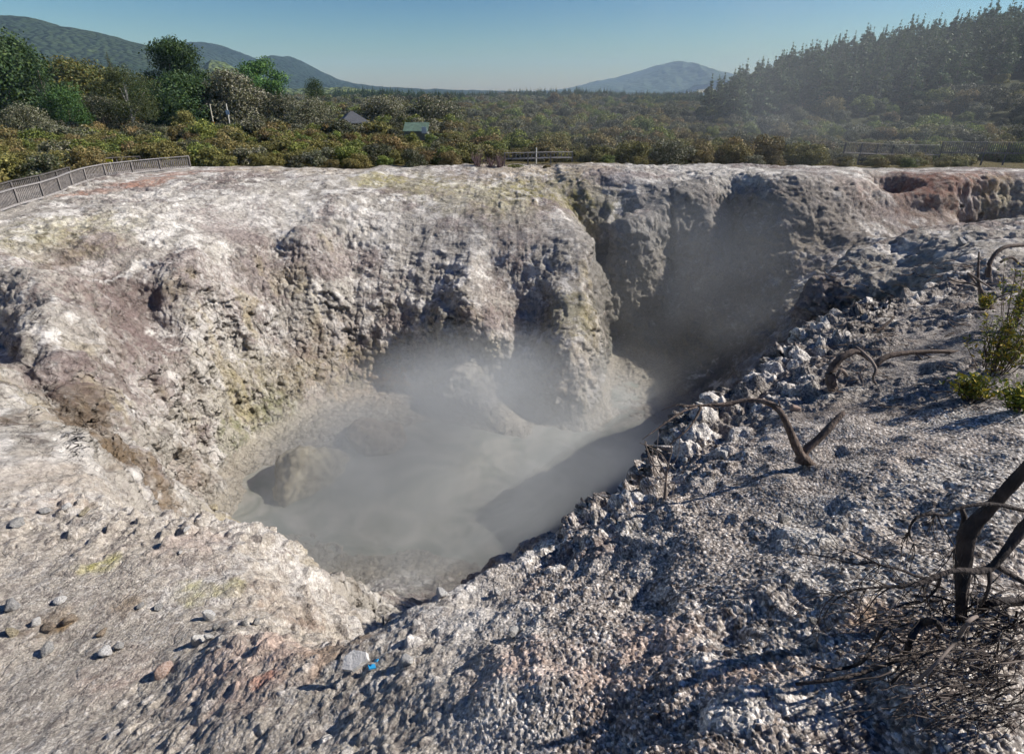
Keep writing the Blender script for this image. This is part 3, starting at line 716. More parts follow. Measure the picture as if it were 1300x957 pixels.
def try_spot(x, y, mind):
    for (a, b) in spots[-400:]:
        if (a-x)**2 + (b-y)**2 < mind*mind: return False
    spots.append((x, y)); return True
cand = []
for row in range(14):
    for k in range(60):
        a = math.radians(-43 + 86*(k + rnd.random())/60)
        rr_ = 43.5 + 1.7*row + rnd.random()*1.2
        x = rr_*math.sin(a)*1.12; y = rr_
        if y < edge_r(x, y) + .9 or abs(x)/y > .93: continue
        if y < 53.5 and -4 < x < 6.8: continue                     # the path with its railing
        if x < -24.5 and y < 50 and x > -31: continue              # the boardwalk
        cand.append((y, x, y))
for k in range(110):
    y = 27 + 19*rnd.random(); x = -(31.5 + 10*rnd.random())
    cand.append((y + 12, x, y))
cand.sort()
n_ind = 0
for rr_, x, y in cand:
    if n_ind >= 285: break
    if not try_spot(x, y, 1.95): continue
    u = rnd.random()
    kk = 'gold' if u < .42 else 'brown' if u < .68 else 'green' if u < .8 else 'grey2' if u < .93 else 'grey'
    me = SHRUB[kk][rnd.randrange(3)]
    o = link(me.name.split('.')[0], me, None)
    sc = (1.0 + .95*rnd.random()) * (1 + .012*max(0, rr_-48))
    if y < edge_r(x, y) + 2.5 and x > -30: sc *= .72
    if x > 26 and y < 63: sc *= .6
    o.location = (x, y, float(height(x, y)) - .15); o.rotation_euler = (0, 0, rnd.random()*6.28); o.scale = (sc*1.15, sc*1.15, sc)
    tag(o, SH_LAB[kk], 'shrub', SH_GRP[kk]); n_ind += 1

# ---- scrub and woods beyond counting, one object each, spread by geometry nodes
def scatter(name, pts, scales, src_meshes, label, cat=None, zs=None):
    sc = bpy.data.collections.new(name + '_sources')
    for i, me in enumerate(src_meshes):
        o = bpy.data.objects.new(name + '_source', me); sc.objects.link(o)
    me = bpy.data.meshes.new(name); me.vertices.add(len(pts)); me.vertices.foreach_set('co', np.asarray(pts, dtype=np.float32).ravel())
    a = me.attributes.new('size', 'FLOAT', 'POINT'); a.data.foreach_set('value', np.asarray(scales, dtype=np.float32))
    o = link(name, me, None)
    tag(o, label, cat, None, 'stuff')
    g = bpy.data.node_groups.new(name, 'GeometryNodeTree')
    g.interface.new_socket('Geometry', in_out='INPUT', socket_type='NodeSocketGeometry'); g.interface.new_socket('Geometry', in_out='OUTPUT', socket_type='NodeSocketGeometry')
    N, L = g.nodes, g.links
    i_, o_ = N.new('NodeGroupInput'), N.new('NodeGroupOutput')
    ci = N.new('GeometryNodeCollectionInfo'); ci.inputs['Collection'].default_value = sc; ci.inputs['Separate Children'].default_value = True; ci.inputs['Reset Children'].default_value = True
    iop = N.new('GeometryNodeInstanceOnPoints'); iop.inputs['Pick Instance'].default_value = True
    m2p = N.new('GeometryNodeMeshToPoints')
    L.new(i_.outputs[0], m2p.inputs['Mesh']); L.new(m2p.outputs[0], iop.inputs['Points']); L.new(ci.outputs[0], iop.inputs['Instance'])
    ri = N.new('FunctionNodeRandomValue'); ri.data_type = 'INT'; ri.inputs['Min'].default_value if 0 else None
    ri.inputs[4].default_value = 0; ri.inputs[5].default_value = max(0, len(src_meshes)-1); L.new(ri.outputs[2], iop.inputs['Instance Index'])
    rr = N.new('FunctionNodeRandomValue'); rr.data_type = 'FLOAT_VECTOR'; rr.inputs[0].default_value = (0,0,0); rr.inputs[1].default_value = (.05,.05,6.28); L.new(rr.outputs[0], iop.inputs['Rotation'])
    na = N.new('GeometryNodeInputNamedAttribute'); na.data_type = 'FLOAT'; na.inputs['Name'].default_value = 'size'; L.new(na.outputs['Attribute'], iop.inputs['Scale'])
    L.new(iop.outputs[0], o_.inputs[0])
    md = o.modifiers.new('spread', 'NODES'); md.node_group = g
    return o
pts, scl = [], []
rg = np.random.default_rng(3)
def fill(r0, r1, spacing, s0, s1, amax=44, dz=-.2):
    n = int(math.radians(2*amax)/2*(r1*r1-r0*r0)/spacing**2)
    r = np.sqrt(r0*r0 + (r1*r1-r0*r0)*rg.random(n)); a = np.radians((rg.random(n)*2-1)*amax)
    x, y = r*np.sin(a), r*np.cos(a)
    ok = ~((x/np.maximum(y,1) > .30) & (y > 178 + 22*(x/np.maximum(y,1) > .62)))
    x, y = x[ok], y[ok]
    q_ = 650 + F*x/(y*CP + 7*SP)
    ok = ~((np.abs(q_-449) < 24) & (y > 112) & (y < 146)) & ~((np.abs(q_-530) < 20) & (y > 84) & (y < 104))
    x, y = x[ok], y[ok]
    z = height(x, y) + dz
    s = s0 + (s1-s0)*rg.random(len(x))
    und = .75 + .35*vnoise(x, y, x*0, 17, 88)
    for q in zip(x, y, z): pts.append(q)
    scl.extend(s*und)
cut_y = sorted(q[1] for q in spots)[-50] - .5
fill(52, 100, 2.2, 1.3, 2.6); _k = [i for i, q in enumerate(pts) if q[1] > cut_y and (q[0] > -30 or q[1] > 50)]; pts = [pts[i] for i in _k]; scl = [scl[i] for i in _k]; n1 = len(pts)
SRC_A = SHRUB['gold'] + SHRUB['brown'][:2] + SHRUB['green'][:2] + SHRUB['grey2'][:1]
n1 = len(pts)
scatter('scrub', pts[:n1], scl[:n1], SRC_A, 'dense olive and brown scrub spreading over the plain behind the rim', 'scrub')
pts, scl = [], []
fill(92, 190, 3.7, 1.6, 3.7); fill(185, 420, 6.0, 2.4, 5.2); fill(410, 1000, 13, 5, 8)
SRC_B = SHRUB['grey'] + SHRUB['grey2'] + SHRUB['gold'][:2] + SHRUB['green'][:2] + SHRUB['brown'][:2]
scatter('flowering_scrub', pts, scl, SRC_B, 'grey flowering scrub covering the plain out to the distant pines', 'scrub')

# ---------------------------------------------------------------- pines
def pine_mesh(seed, H=13.0, W=3.4, n=5200, size=.27, cols=None):
    r = random.Random(seed); blobs = []
    lv = 13
    for i in range(lv):
        t = i/(lv-1.0); z = H*(.16 + .80*t); rad = W*(1-t)**.75*(.8+.4*r.random()) + .18
        m = max(1, int(6*(1-t)+1))
        for k in range(m):
            a = r.random()*6.28; q = rad*.62*(1 if m > 1 else 0)
            blobs.append((math.cos(a)*q, math.sin(a)*q, z + r.uniform(-.3,.3), rad*.42+.10, rad*.42+.10, H*.045*(.7+.6*r.random())))
    blobs.append((0,0,H*1.0,.12,.12,H*.035))
    V, Fq, C_ = leaf_cloud(blobs, n, size, cols or [((.044,.078,.030),.6),((.068,.106,.034),.3),((.11,.145,.045),.1,.15)], seed, shell=.5, aspect=2.0)
    me = np_mesh('crown', V, Fq, C_); me.materials.append(M_LEAF)
    return me
def trunk_mesh(seed, H, r0, m, lean=0.0, limbs=()):
    b = MB(); rr = random.Random(seed)
    b.tube([(0,0,-.5),(lean*.3,0,H*.35),(lean,.1,H*.9)], [r0*1.15, r0*.8, r0*.25], sides=6, seed=seed)
    for (z0, dx, dy, dz, r) in limbs:
        b.tube([(lean*z0/H,0,z0),(lean*z0/H+dx*.5,dy*.5,z0+dz*.6),(lean*z0/H+dx,dy,z0+dz)], [r, r*.7, r*.3], sides=5, seed=seed+1)
    return b
PINE = []
for i in range(6):
    root = empty('pine_tree')
    tr = trunk_mesh(i, 13, .24, M_WOOD).build('trunk', M_WOOD, root)
    cr = link('crown', pine_mesh(200+i, 13.0*(.9+.05*i), 3.0+.25*(i%3)), None, root)
    PINE.append(root)
used_p = set()
def put(root_list, i, loc, rz, sc, label, cat, group):
    r0 = root_list[i]
    o = r0 if (id(root_list), i) not in used_p else copy_tree(r0)
    used_p.add((id(root_list), i))
    o.location = loc; o.rotation_euler = (0, 0, rz); o.scale = (sc[0], sc[0], sc[1])
    tag(o, label, cat, group)
    return o
ps = []; tries = 0; rnd = random.Random(21)
while len(ps) < 296 and tries < 60000:
    tries += 1
    y = 166 + 175*rnd.random()**1.25; a = .285 + .60*rnd.random(); x = a*y
    front = 168 + 8*math.sin(a*17) + (14 if a < .36 else 0) + 6*(a > .7)
    if y < front: continue
    if a < .30 + .0004*(y-166): continue
    md = 5.6 + 2.6*(y-166)/175
    if any((x-p[0])**2 + (y-p[1])**2 < md*md for p in ps): continue
    ps.append((x, y))
ps.sort(key=lambda p: p[1])
for k, (x, y) in enumerate(ps):
    a = x/y; far_ = y > 255
    if y < 190: lab, grp = 'dark green pine at the foot of the wooded hill, at the edge of the scrub', 'pines at the foot of the wooded hill'
    elif far_: lab, grp = 'spiky topped pine standing high on the wooded hill on the right', 'pines along the crest of the wooded hill'
    else: lab, grp = 'dark pine in the middle of the dense forest on the right hill slope', 'pines on the slope of the wooded hill'
    s = .85 + .35*rnd.random()
    put(PINE, rnd.randrange(6), (x, y, float(height(x, y)) - .3), rnd.random()*6.28, (s*1.25, s*(1.0 if not far_ else 1.05)), lab, 'tree', grp)
pcr = [p.children[1].data if p.children[1].name.startswith('crown') else p.children[0].data for p in PINE]
pp, ss = [], []
for k in range(1500):
    r = 640 + 90*rg.random(); a = math.radians(-16 + 33*rg.random())
    x, y = r*math.sin(a), r*math.cos(a); pp.append((x, y, float(height(x, y)) - .5)); ss.append((.55 + .5*rg.random()**1.5)*(1 + .12*math.sin(x*.03)))
for k in range(260):
    y = 420 + 40*rg.random(); x = y*(.185 + .15*rg.random()); pp.append((x, y, float(height(x, y)) - 1)); ss.append(.50 + .28*rg.random())
for k in range(700):                         # left of the blue mountain, along the foot of the range
    y = 760 + 160*rg.random(); x = y*(-.75 + .55*rg.random()); pp.append((x, y, float(height(x, y)) - 1)); ss.append(.6 + .4*rg.random())
scatter('pine_plantation', pp, ss, pcr, 'far dark belt of conifers along the horizon behind the scrub', 'woodland')

# ---------------------------------------------------------------- single trees
def ground_px(px, Y):
    """world x for image column px at distance Y on the plain"""
    zc = Y*CP - (-9)*SP
    return (px-650)/F*zc
def z_at(py, Y):
    yc = -(py-434)/F
    return Y*(-SP + yc*CP)/(CP + yc*SP)
def crown_blobs(W, H, z0, seed, n=38, top=1.0, lump=.34):
    r = random.Random(seed); out = []
    for i in range(n):
        t = r.random(); z = z0 + (H-z0)*(.10+.84*t)
        prof = math.sin(PI*min(.98, (.16 + .78*t)))**.7
        if t < .5: prof = max(prof, .86)
        a = r.random()*6.28; q = W*.5*prof*(.35+.5*r.random())
        s = W*.5*lump*(.7+.6*r.random())
        out.append((math.cos(a)*q, math.sin(a)*q, z, s, s, s*.8))
    out.append((0,0,H-W*.13,W*.16,W*.16,W*.13))
    return out
def tree(px, ptop, W_px, Y, cols, label, kind='broadleaf_tree', n=4200, seed=1, size=None, bark=None, z0f=.15, lump=.34, blobs=None, limbs=None, shell=.72, sparse=None):
    x = ground_px(px, Y); zb = float(height(x, Y)); zt = z_at(ptop, Y); H = zt - zb
    zc = Y*CP + 9*SP; W = W_px/F*zc
    root = empty(kind, (x, Y, zb)); tag(root, label, 'tree')
    lm = limbs or [(H*.35, W*.22, .2, H*.25, H*.012), (H*.4, -W*.2, -.3, H*.28, H*.012), (H*.5, .1, W*.15, H*.2, H*.01)]
    trunk_mesh(seed, H*.92, H*.022, None, limbs=lm).build('trunk', bark or M_WOOD, root, True)
    bl = blobs(W, H) if blobs else crown_blobs(W, H, H*z0f, seed, lump=lump)
    V, Fq, C_ = leaf_cloud(bl, int(n*3.4), (size or max(.22, W*.035))*.5, cols, seed, shell=shell)
    cm = np_mesh('crown', V, Fq, C_); cm.materials.append(M_LEAF); link('crown', cm, None, root)
    return root
def conifer_blobs(W, H):
    r = random.Random(int(W*100)); out = []
    for i in range(26):
        t = i/25; rad = W*.5*(1-t)**.8 + .15; a = r.random()*6.28
        out.append((math.cos(a)*rad*.4, math.sin(a)*rad*.4, H*(.12+.86*t), rad*.7, rad*.7, H*.05))
    return out
GOLDT = [((.11,.11,.032),.45),((.085,.10,.030),.4),((.19,.15,.04),.15,.18)]
tree(32, 52, 132, 118, DARK, 'largest dark leafy tree at the left edge, in front of the hill', n=9000, seed=31)
tree(-45, 70, 110, 112, DARK, 'dark leafy tree cut by the left frame edge', n=5000, seed=32)
tree(76, 70, 34, 112, DARK, 'narrow dark conifer rising beside the large leafy tree at left', 'conifer_tree', 3200, 33, blobs=conifer_blobs)
tree(100, 112, 62, 104, MIDG, 'bright green bushy tree below the narrow dark conifer', n=4200, seed=34)
tree(122, 80, 95, 135, GOLDT, 'olive gold tree top behind the bushy green trees at left', n=6000, seed=35)
tree(70, 92, 90, 126, DARK, 'dark tree filling the gap behind the narrow conifer', n=4000, seed=36)
tree(162, 65, 30, 142, [((.05,.058,.02),.6),((.09,.085,.025),.4)], 'slim olive conifer rising behind the golden tree tops', 'conifer_tree', 3000, 37, blobs=conifer_blobs)
tree(140, 125, 62, 110, GREY2, 'dark low tree dusted with pale flowers beside the white trunked tree', n=4000, seed=38)
tree(178, 87, 85, 100, [((.050,.068,.022),.55),((.075,.095,.03),.35),((.12,.13,.05),.1,.2)], 'airy light green tree with a white trunk', n=3800, seed=39, bark=M_PALE, z0f=.30, lump=.26, size=.28,
     limbs=[(3.2, 2.8, .4, 4.6, .13), (3.6, -2.6, -.5, 4.4, .12), (4.4, .8, -.8, 4.4, .11), (5.0, -1.2, .6, 3.6, .09), (2.6, 1.2, -1, 4, .1)])
tree(236, 53, 88, 122, [((.022,.048,.012),.6),((.034,.068,.016),.3),((.055,.095,.02),.1,.12)], 'tallest round dark green tree in the left group, against the hills', n=9000, seed=40, z0f=.08)
tree(240, 98, 96, 114, DARK, 'lower dark green tree in front of the tallest round tree', n=4800, seed=41)
tree(206, 108, 64, 118, MIDG, 'small mid green tree between the white trunked tree and the tallest one', n=3200, seed=42)
tree(338, 76, 78, 165, MIDG, 'feathery mid green tree behind the pale flowering mound', n=5200, seed=43, lump=.26, shell=.5)
tree(308, 95, 88, 118, GREY, 'big rounded tree covered in greyish flowers in front of the feathery tree', 'flowering_tree', 6500, 44, z0f=.25)
tree(407, 100, 36, 165, DARK, 'lone small dark tree right of the feathery tree, below the hill slope', n=3000, seed=45)
tree(44, 137, 62, 92, GREY, 'pale grey flowering mound at the left edge below the dark trees', 'flowering_tree', 5200, 46, z0f=.2)
tree(-8, 142, 50, 92, GREY, 'pale flowering bush cut by the left frame edge below the dark trees', 'flowering_tree', 3600, 47, z0f=.2)
tree(402, 130, 60, 108, GREY, 'broad rounded flowering tree left of the dark roofed hut', 'flowering_tree', 5200, 48, z0f=.2)
tree(365, 124, 60, 120, GREY2, 'greyish flowering tree right of the big rounded flowering one', 'flowering_tree', 4200, 49, z0f=.2)
tree(245, 143, 34, 86, GOLD, 'rounded golden olive bush in front of the dark trees beside the yellow sign pole', 'manuka_tree', 3000, 50, z0f=.05)
tree(268, 118, 40, 116, GREY2, 'small dark flowering tree between the tallest tree and the flowering mound', 'flowering_tree', 3200, 51)
tree(490, 128, 70, 150, GREY, 'flowering tree behind and right of the dark roofed hut', 'flowering_tree', 4200, 52, z0f=.2)
tree(555, 132, 80, 140, GREY2, 'dark rounded tree right of the pale green shed', 'flowering_tree', 4600, 53, z0f=.2)
tree(300, 120, 60, 130, DARK, 'dark tree in the shadowy gap behind the two poles', n=3400, seed=54)

# ---------------------------------------------------------------- hills
def ridge(name, prof, Y, depth, zbase, col, seed, rough, mat_amt=.35, nscale=.02):
    """a range whose skyline follows prof [(px, py)], with slopes falling to both sides"""
    prof = sorted(prof); pxs = np.array([p[0] for p in prof], float); pys = np.array([p[1] for p in prof], float)
    nx_, ny_ = 420, 60
    px = np.linspace(pxs[0], pxs[-1], nx_)
    yc = -(np.interp(px, pxs, pys)-434)/F
    zt = Y*(-SP + yc*CP)/(CP + yc*SP)
    xw = (px-650)/F*(Y*CP - zt*SP)
    t = np.linspace(-1, 1, ny_)
    T, Xr = np.meshgrid(t, xw); Zt = np.repeat(zt[:,None], ny_, 1)
    Yw = Y + T*depth
    fall = (1 - np.abs(T)**1.25)
    fan = 1 + .16*T
    Xw = Xr*1.0*fan
    n = fbm(Xw, Yw*.8, Xw*0, depth*.55, 5, seed, ridged=True)
    Zw = zbase + (Zt - zbase)*fall + n*rough*np.clip(1-fall, 0, .5)*2*(Zt-zbase)/np.max(Zt-zbase)
    Zw += 5.0*(Y/2000)*fbm(Xw, Yw, Zw*0, 40*(Y/2000), 3, seed+9)
    V = np.stack([Xw, Yw, Zw], -1).reshape(-1,3)
    i = np.arange(nx_-1)[:,None]; j = np.arange(ny_-1)[None]; a = i*ny_+j
    Fq = np.stack([a, a+ny_, a+ny_+1, a+1], -1).reshape(-1,4)
    return np_mesh(name, V, Fq, None, True)
def hill_mat(name, c1, c2, c3, scale, fine):
    m = bpy.data.materials.new(name); N, L, B = nodes_of(m)
    B.inputs['Roughness'].default_value = .95; B.inputs['Specular IOR Level'].default_value = .1
    tc = N.new('ShaderNodeTexCoord'); n = N.new('ShaderNodeTexNoise'); n.inputs['Scale'].default_value = scale; n.inputs['Detail'].default_value = 5; L.new(tc.outputs['Object'], n.inputs['Vector'])
    cr = N.new('ShaderNodeValToRGB'); cr.color_ramp.elements[0].position = .35; cr.color_ramp.elements[0].color = (*c1,1); cr.color_ramp.elements[1].position = .62; cr.color_ramp.elements[1].color = (*c2,1)
    e = cr.color_ramp.elements.new(.70); e.color = (*c3,1); L.new(n.outputs['Fac'], cr.inputs[0])
    n2_ = N.new('ShaderNodeTexVoronoi'); n2_.inputs['Scale'].default_value = fine; L.new(tc.outputs['Object'], n2_.inputs['Vector'])
    mr = N.new('ShaderNodeMapRange'); mr.inputs['From Max'].default_value = .8; mr.inputs['To Min'].default_value = 1.35; mr.inputs['To Max'].default_value = .6; L.new(n2_.outputs['Distance'], mr.inputs['Value'])
    h = N.new('ShaderNodeHueSaturation'); L.new(cr.outputs[0], h.inputs['Color']); L.new(mr.outputs[0], h.inputs['Value']); L.new(h.outputs[0], B.inputs['Base Color'])
    b = N.new('ShaderNodeBump'); b.inputs['Strength'].default_value = 1; b.inputs['Distance'].default_value = 12; b.invert = True; L.new(n2_.outputs['Distance'], b.inputs['Height']); L.new(b.outputs[0], B.inputs['Normal'])
    return m
MH1 = hill_mat('forest_hill', (.020,.036,.016), (.034,.050,.020), (.06,.085,.03), .006, .075)
MH2 = hill_mat('far_forest_hill', (.014,.028,.018), (.024,.040,.022), (.035,.05,.025), .004, .05)
MH3 = hill_mat('pasture_and_bush', (.035,.06,.035), (.06,.08,.04), (.10,.12,.05), .002, .02)
MH4 = hill_mat('pasture', (.10,.13,.04), (.13,.15,.05), (.17,.15,.10), .008, .08)
o = link('forested_hill', ridge('forested_hill', [(-420,60),(-300,40),(-150,22),(-40,19),(0,20),(40,22),(75,33),(110,38),(150,48),(190,58),(214,66),(250,80),(300,98),(345,112),(380,126)], 1500, 620, -8, 0, 5, 46), MH1); tag(o, kind='structure')
o = link('far_range', ridge('far_range', [(120,96),(190,70),(230,57),(256,53),(280,58),(310,68),(328,77),(350,71),(367,72),(385,79),(405,91),(430,102),(455,107),(500,112),(560,114.5),(640,116),(760,118),(840,119),(920,119),(1040,120)], 2600, 900, -8, 0, 15, 60), MH2); tag(o, kind='structure')
o = link('pasture_hill', ridge('pasture_hill', [(225,112),(250,92),(268,76),(285,79),(305,90),(330,103),(360,113),(400,113),(440,111),(480,116),(540,121)], 1250, 240, -8, 0, 25, 12), MH4); tag(o, kind='structure')
o = link('blue_mountain', ridge('blue_mountain', [(660,119),(715,114),(738,109),(758,103),(780,100),(800,94),(815,89),(830,84),(842,81),(853,79),(862,81),(875,86),(890,89),(910,90),(925,93),(940,98),(960,106),(990,112),(1040,118)], 5200, 1500, -8, 0, 35, 130), MH3); tag(o, kind='structure')
b = MB(); c_ = PD(855, 80, 4800); 
zt_ = z_at(79.5, 5200); xt_ = (855-650)/F*(5200*CP - zt_*SP)
b.tube([(xt_,5200,zt_-6),(xt_,5200,zt_+12),(xt_,5200,zt_+26)], [2.2,1.6,.8], sides=5)
o = b.build('radio_mast', mat('mast_grey', (.35,.35,.37))); tag(o, 'thin mast on the summit of the distant blue mountain', 'mast')

# ---------------------------------------------------------------- pool
def water_mesh():
    xs = np.arange(-18, 17, .14); ys = np.arange(8, 36, .14)
    A, B_ = np.meshgrid(xs, ys, indexing='ij')
    H_ = height(A, B_)
    Zw = np.full_like(A, WATER) + .02*fbm(A, B_, A*0, 2.2, 3, 401) + .022*fbm(A, B_, A*0, .6, 3, 403, ridged=True)
    keep = H_ < WATER + .25
    idx = -np.ones(A.shape, int); idx[keep] = np.arange(keep.sum())
    V = np.stack([A[keep], B_[keep], Zw[keep]], -1)
    q = keep[:-1,:-1] & keep[1:,:-1] & keep[1:,1:] & keep[:-1,1:]
    Fq = np.stack([idx[:-1,:-1][q], idx[1:,:-1][q], idx[1:,1:][q], idx[:-1,1:][q]], -1)
    return np_mesh('mud_pool', V, Fq, None, True)
m = bpy.data.materials.new('grey_mud_water'); N, L, B = nodes_of(m)
B.inputs['Roughness'].default_value = .28; B.inputs['IOR'].default_value = 1.33
tc = N.new('ShaderNodeTexCoord'); n = N.new('ShaderNodeTexNoise'); n.inputs['Scale'].default_value = .34; n.inputs['Detail'].default_value = 8; n.inputs['Distortion'].default_value = 2.6; L.new(tc.outputs['Object'], n.inputs['Vector'])
cr = N.new('ShaderNodeValToRGB'); cr.color_ramp.elements[0].position = .38; cr.color_ramp.elements[0].color = (.21,.225,.185,1); cr.color_ramp.elements[1].position = .62; cr.color_ramp.elements[1].color = (.40,.385,.34,1)
L.new(n.outputs['Fac'], cr.inputs[0]); L.new(cr.outputs[0], B.inputs['Base Color'])
o = link('mud_pool', water_mesh(), m); o['kind'] = 'structure'

# ---------------------------------------------------------------- boulders and rocks
def rock_mat(name, c, c2, sc=3):
    m = bpy.data.materials.new(name); N, L, B = nodes_of(m); B.inputs['Roughness'].default_value = .92; B.inputs['Specular IOR Level'].default_value = .15
    tc = N.new('ShaderNodeTexCoord'); n = N.new('ShaderNodeTexNoise'); n.inputs['Scale'].default_value = sc; n.inputs['Detail'].default_value = 8; n.inputs['Roughness'].default_value = .65; L.new(tc.outputs['Object'], n.inputs['Vector'])
    cr = N.new('ShaderNodeValToRGB'); cr.color_ramp.elements[0].position = .4; cr.color_ramp.elements[0].color = (*c,1); cr.color_ramp.elements[1].position = .6; cr.color_ramp.elements[1].color = (*c2,1)
    L.new(n.outputs['Fac'], cr.inputs[0]); L.new(cr.outputs[0], B.inputs['Base Color'])
    b = N.new('ShaderNodeBump'); b.inputs['Strength'].default_value = .9; b.inputs['Distance'].default_value = .05; L.new(n.outputs['Fac'], b.inputs['Height']); L.new(b.outputs[0], B.inputs['Normal'])
    return m
MR_TAN = rock_mat('tan_rock', (.20,.17,.115), (.38,.34,.25), 2.5)
MR_WHT = rock_mat('white_rock', (.45,.44,.42), (.66,.65,.63), 4)
MR_GRY = rock_mat('grey_rock', (.22,.22,.22), (.40,.39,.37), 4)
MR_PNK = rock_mat('pink_rock', (.36,.25,.20), (.50,.40,.35), 4)
MR_BRN = rock_mat('brown_rock', (.19,.15,.11), (.33,.27,.21), 4)
def boulder(name, pts, label, m, seed):
    """a long lump of welded rock: swept ellipsoids"""
    t = []
    bm_v, bm_f = [], []
    me = rock_mesh(name, seed, 5, 1.0, .2)
    V = np.array([v.co[:] for v in me.vertices])
    a, b_ = np.array(pts[0][:3]), np.array(pts[-1][:3]); ax = (b_-a); ln = np.linalg.norm(ax[:2]); d_ = ax/np.linalg.norm(ax)
    side = np.array([-d_[1], d_[0], 0]); side /= np.linalg.norm(side)
    c = (a+b_)/2
    W = c + V[:,0:1]*d_*(ln/2*1.05) + V[:,1:2]*side*pts[0][3] + V[:,2:3]*np.array([0,0,1])*pts[0][4]
    q = fbm(W[:,0], W[:,1], W[:,2], .8, 4, seed, ridged=True)
    nn = W - c; nn /= np.linalg.norm(nn, axis=1)[:,None]
    W = W + nn*q[:,None]*.16
    me.vertices.foreach_set('co', W.astype(np.float32).ravel()); me.update()
    for p in me.polygons: p.use_smooth = True
    o = link(name, me, m); tag(o, label, 'boulder'); return o
def wz(px, py, z): return P0(px, py, z)
a_ = wz(372,632,WATER); b_ = wz(425,580,WATER)
boulder('boulder', [(*a_, 1.0, 1.25), (*b_, 1.0, 1.0)], 'long tan hump of rock rising out of the steaming pool, nearest the ledge', MR_TAN, 61)
a_ = wz(448,556,WATER); b_ = wz(498,566,WATER)
boulder('boulder', [(*a_, 1.0, 1.15), (*b_, 1.0, 1.0)], 'low brown mound beside the long tan hump in the pool', MR_BRN, 62)

ROCKS = {}
def rock(px, py, wpx, hf, m, label, seed, name='rock', group=None, sink=.55, hpx=None):
    p = hit(px, py); dpt = depth_at(px, py); w = wpx*.62/F*dpt/2
    me = rock_mesh(name, 300+seed, 3 if wpx > 12 else 2, 1.0, .6); 
    o = link(name, me, m)
    o.scale = (w, w*.85, w*hf); o.location = (p.x, p.y + w*.3, p.z + w*hf*(1-sink)*.6); o.rotation_euler = (random.uniform(-.2,.2), random.uniform(-.2,.2), seed*1.7)
    tag(o, label, 'rock', group); return o
L_ = [
 (266,786,26,1.3,MR_WHT,'upright pointed white rock above the pale pair on the near ledge'),
 (251,816,30,.9,MR_WHT,'left rock of the pale touching pair with a long blue shadow on the ledge'),
 (266,811,18,1.1,MR_WHT,'right, narrower rock of the pale touching pair on the ledge'),
 (277,823,12,.8,MR_WHT,'small white stone right of the pale touching pair'),
 (310,793,18,.9,MR_GRY,'pointed grey rock just above the pink mound, left of two'),
 (324,792,20,1.0,MR_GRY,'rounded grey rock just above the pink mound, right of two'),
 (272,798,14,.8,MR_GRY,'small grey stone below the upright pointed rock'),
 (75,763,22,.6,MR_WHT,'flat white topped rock with dark shadow in mid ledge'),
 (45,793,22,.7,MR_WHT,'bright white stone above the brown clod at lower left'),
 (12,775,40,.7,MR_GRY,'pale grey rock mass at the left frame edge'),
 (87,790,24,.8,MR_BRN,'rusty brown clod at lower left'),
 (58,800,30,.6,MR_BRN,'dark brown clod left of the rusty one'),
 (133,830,36,.5,MR_WHT,'long flat white stone near the bottom edge'),
 (150,823,26,.8,MR_GRY,'bluish grey stone behind the long flat white one'),
 (60,828,28,.9,MR_GRY,'dark sided grey rock near the lower left corner'),
 (178,771,16,.8,MR_GRY,'small grey stone at the end of the brown crack, left of two'),
 (199,772,18,.7,MR_GRY,'small grey stone at the end of the brown crack, right of two'),
 (205,856,34,.9,MR_PNK,'pink and white rock at the bottom edge left of the pink mound'),
 (228,702,10,.6,MR_WHT,'tiny white stone on the open gravel of the ledge'),
 (127,807,22,.9,MR_BRN,'dark brown stone right of the clods'),
 (12,805,26,.8,MR_TAN,'tan stone at the left frame edge above the shadow'),
 (236,672,14,.6,MR_WHT,'pale stone near the ledge lip'),
 (20,664,34,.45,MR_GRY,'dark flat stone at left below the gravel slope'),
 (56,650,26,.5,MR_GRY,'grey stone in the line of rubble below the gravel slope, left of three'),
 (84,645,22,.6,MR_WHT,'whitish stone in the line of rubble below the gravel slope, middle of three'),
 (108,650,24,.5,MR_TAN,'tan stone in the line of rubble below the gravel slope, right of three'),
 (270,646,22,.6,MR_TAN,'tan rock standing on the ledge lip above the pool'),
 (193,640,24,.5,MR_GRY,'grey rock on the ledge lip below the dark buttress'),
 (994,662,28,.8,MR_GRY,'smooth grey stone lying on the open gravel of the right slope'),
 (918,578,26,.6,MR_WHT,'bright white stone below the arching dead branch'),
 (690,782,10,.9,MR_WHT,'tiny bright white stone in the shaded hollow of the right slope'),
 (631,755,18,.6,MR_WHT,'white stone near the crest above the pale slab'),
 (652,806,22,.6,MR_WHT,'pale stone left of centre on the dark gravel'),
 (782,757,12,.8,MR_WHT,'small pale stone on the gravel right of the crest hollow'),
 (1032,790,22,1.0,MR_GRY,'blue grey stone beside the lowest crooked stick'),
 (1010,520,22,.6,MR_PNK,'flat pinkish stone between the two arching dead branches'),
 (870,585,16,.6,MR_WHT,'pale stone near the thin forked twig'),
 (1287,300,20,.6,MR_GRY,'grey stone at the right edge on the far end of the slope'),
 (1222,310,22,.7,MR_GRY,'blue grey rock on the crest at the upper right'),
 (1245,350,22,.6,MR_GRY,'grey rock below the upper dead root'),
 (515,842,30,.7,MR_WHT,'cream crusted rock near the bottom edge right of the dark hollow'),
 (560,757,26,.9,MR_WHT,'pale knob on the lowest point of the crest above the steam'),
]
for i, (px, py, w_, hf, m_, lb) in enumerate(L_): rock(px, py, w_, hf, m_, lb, i)
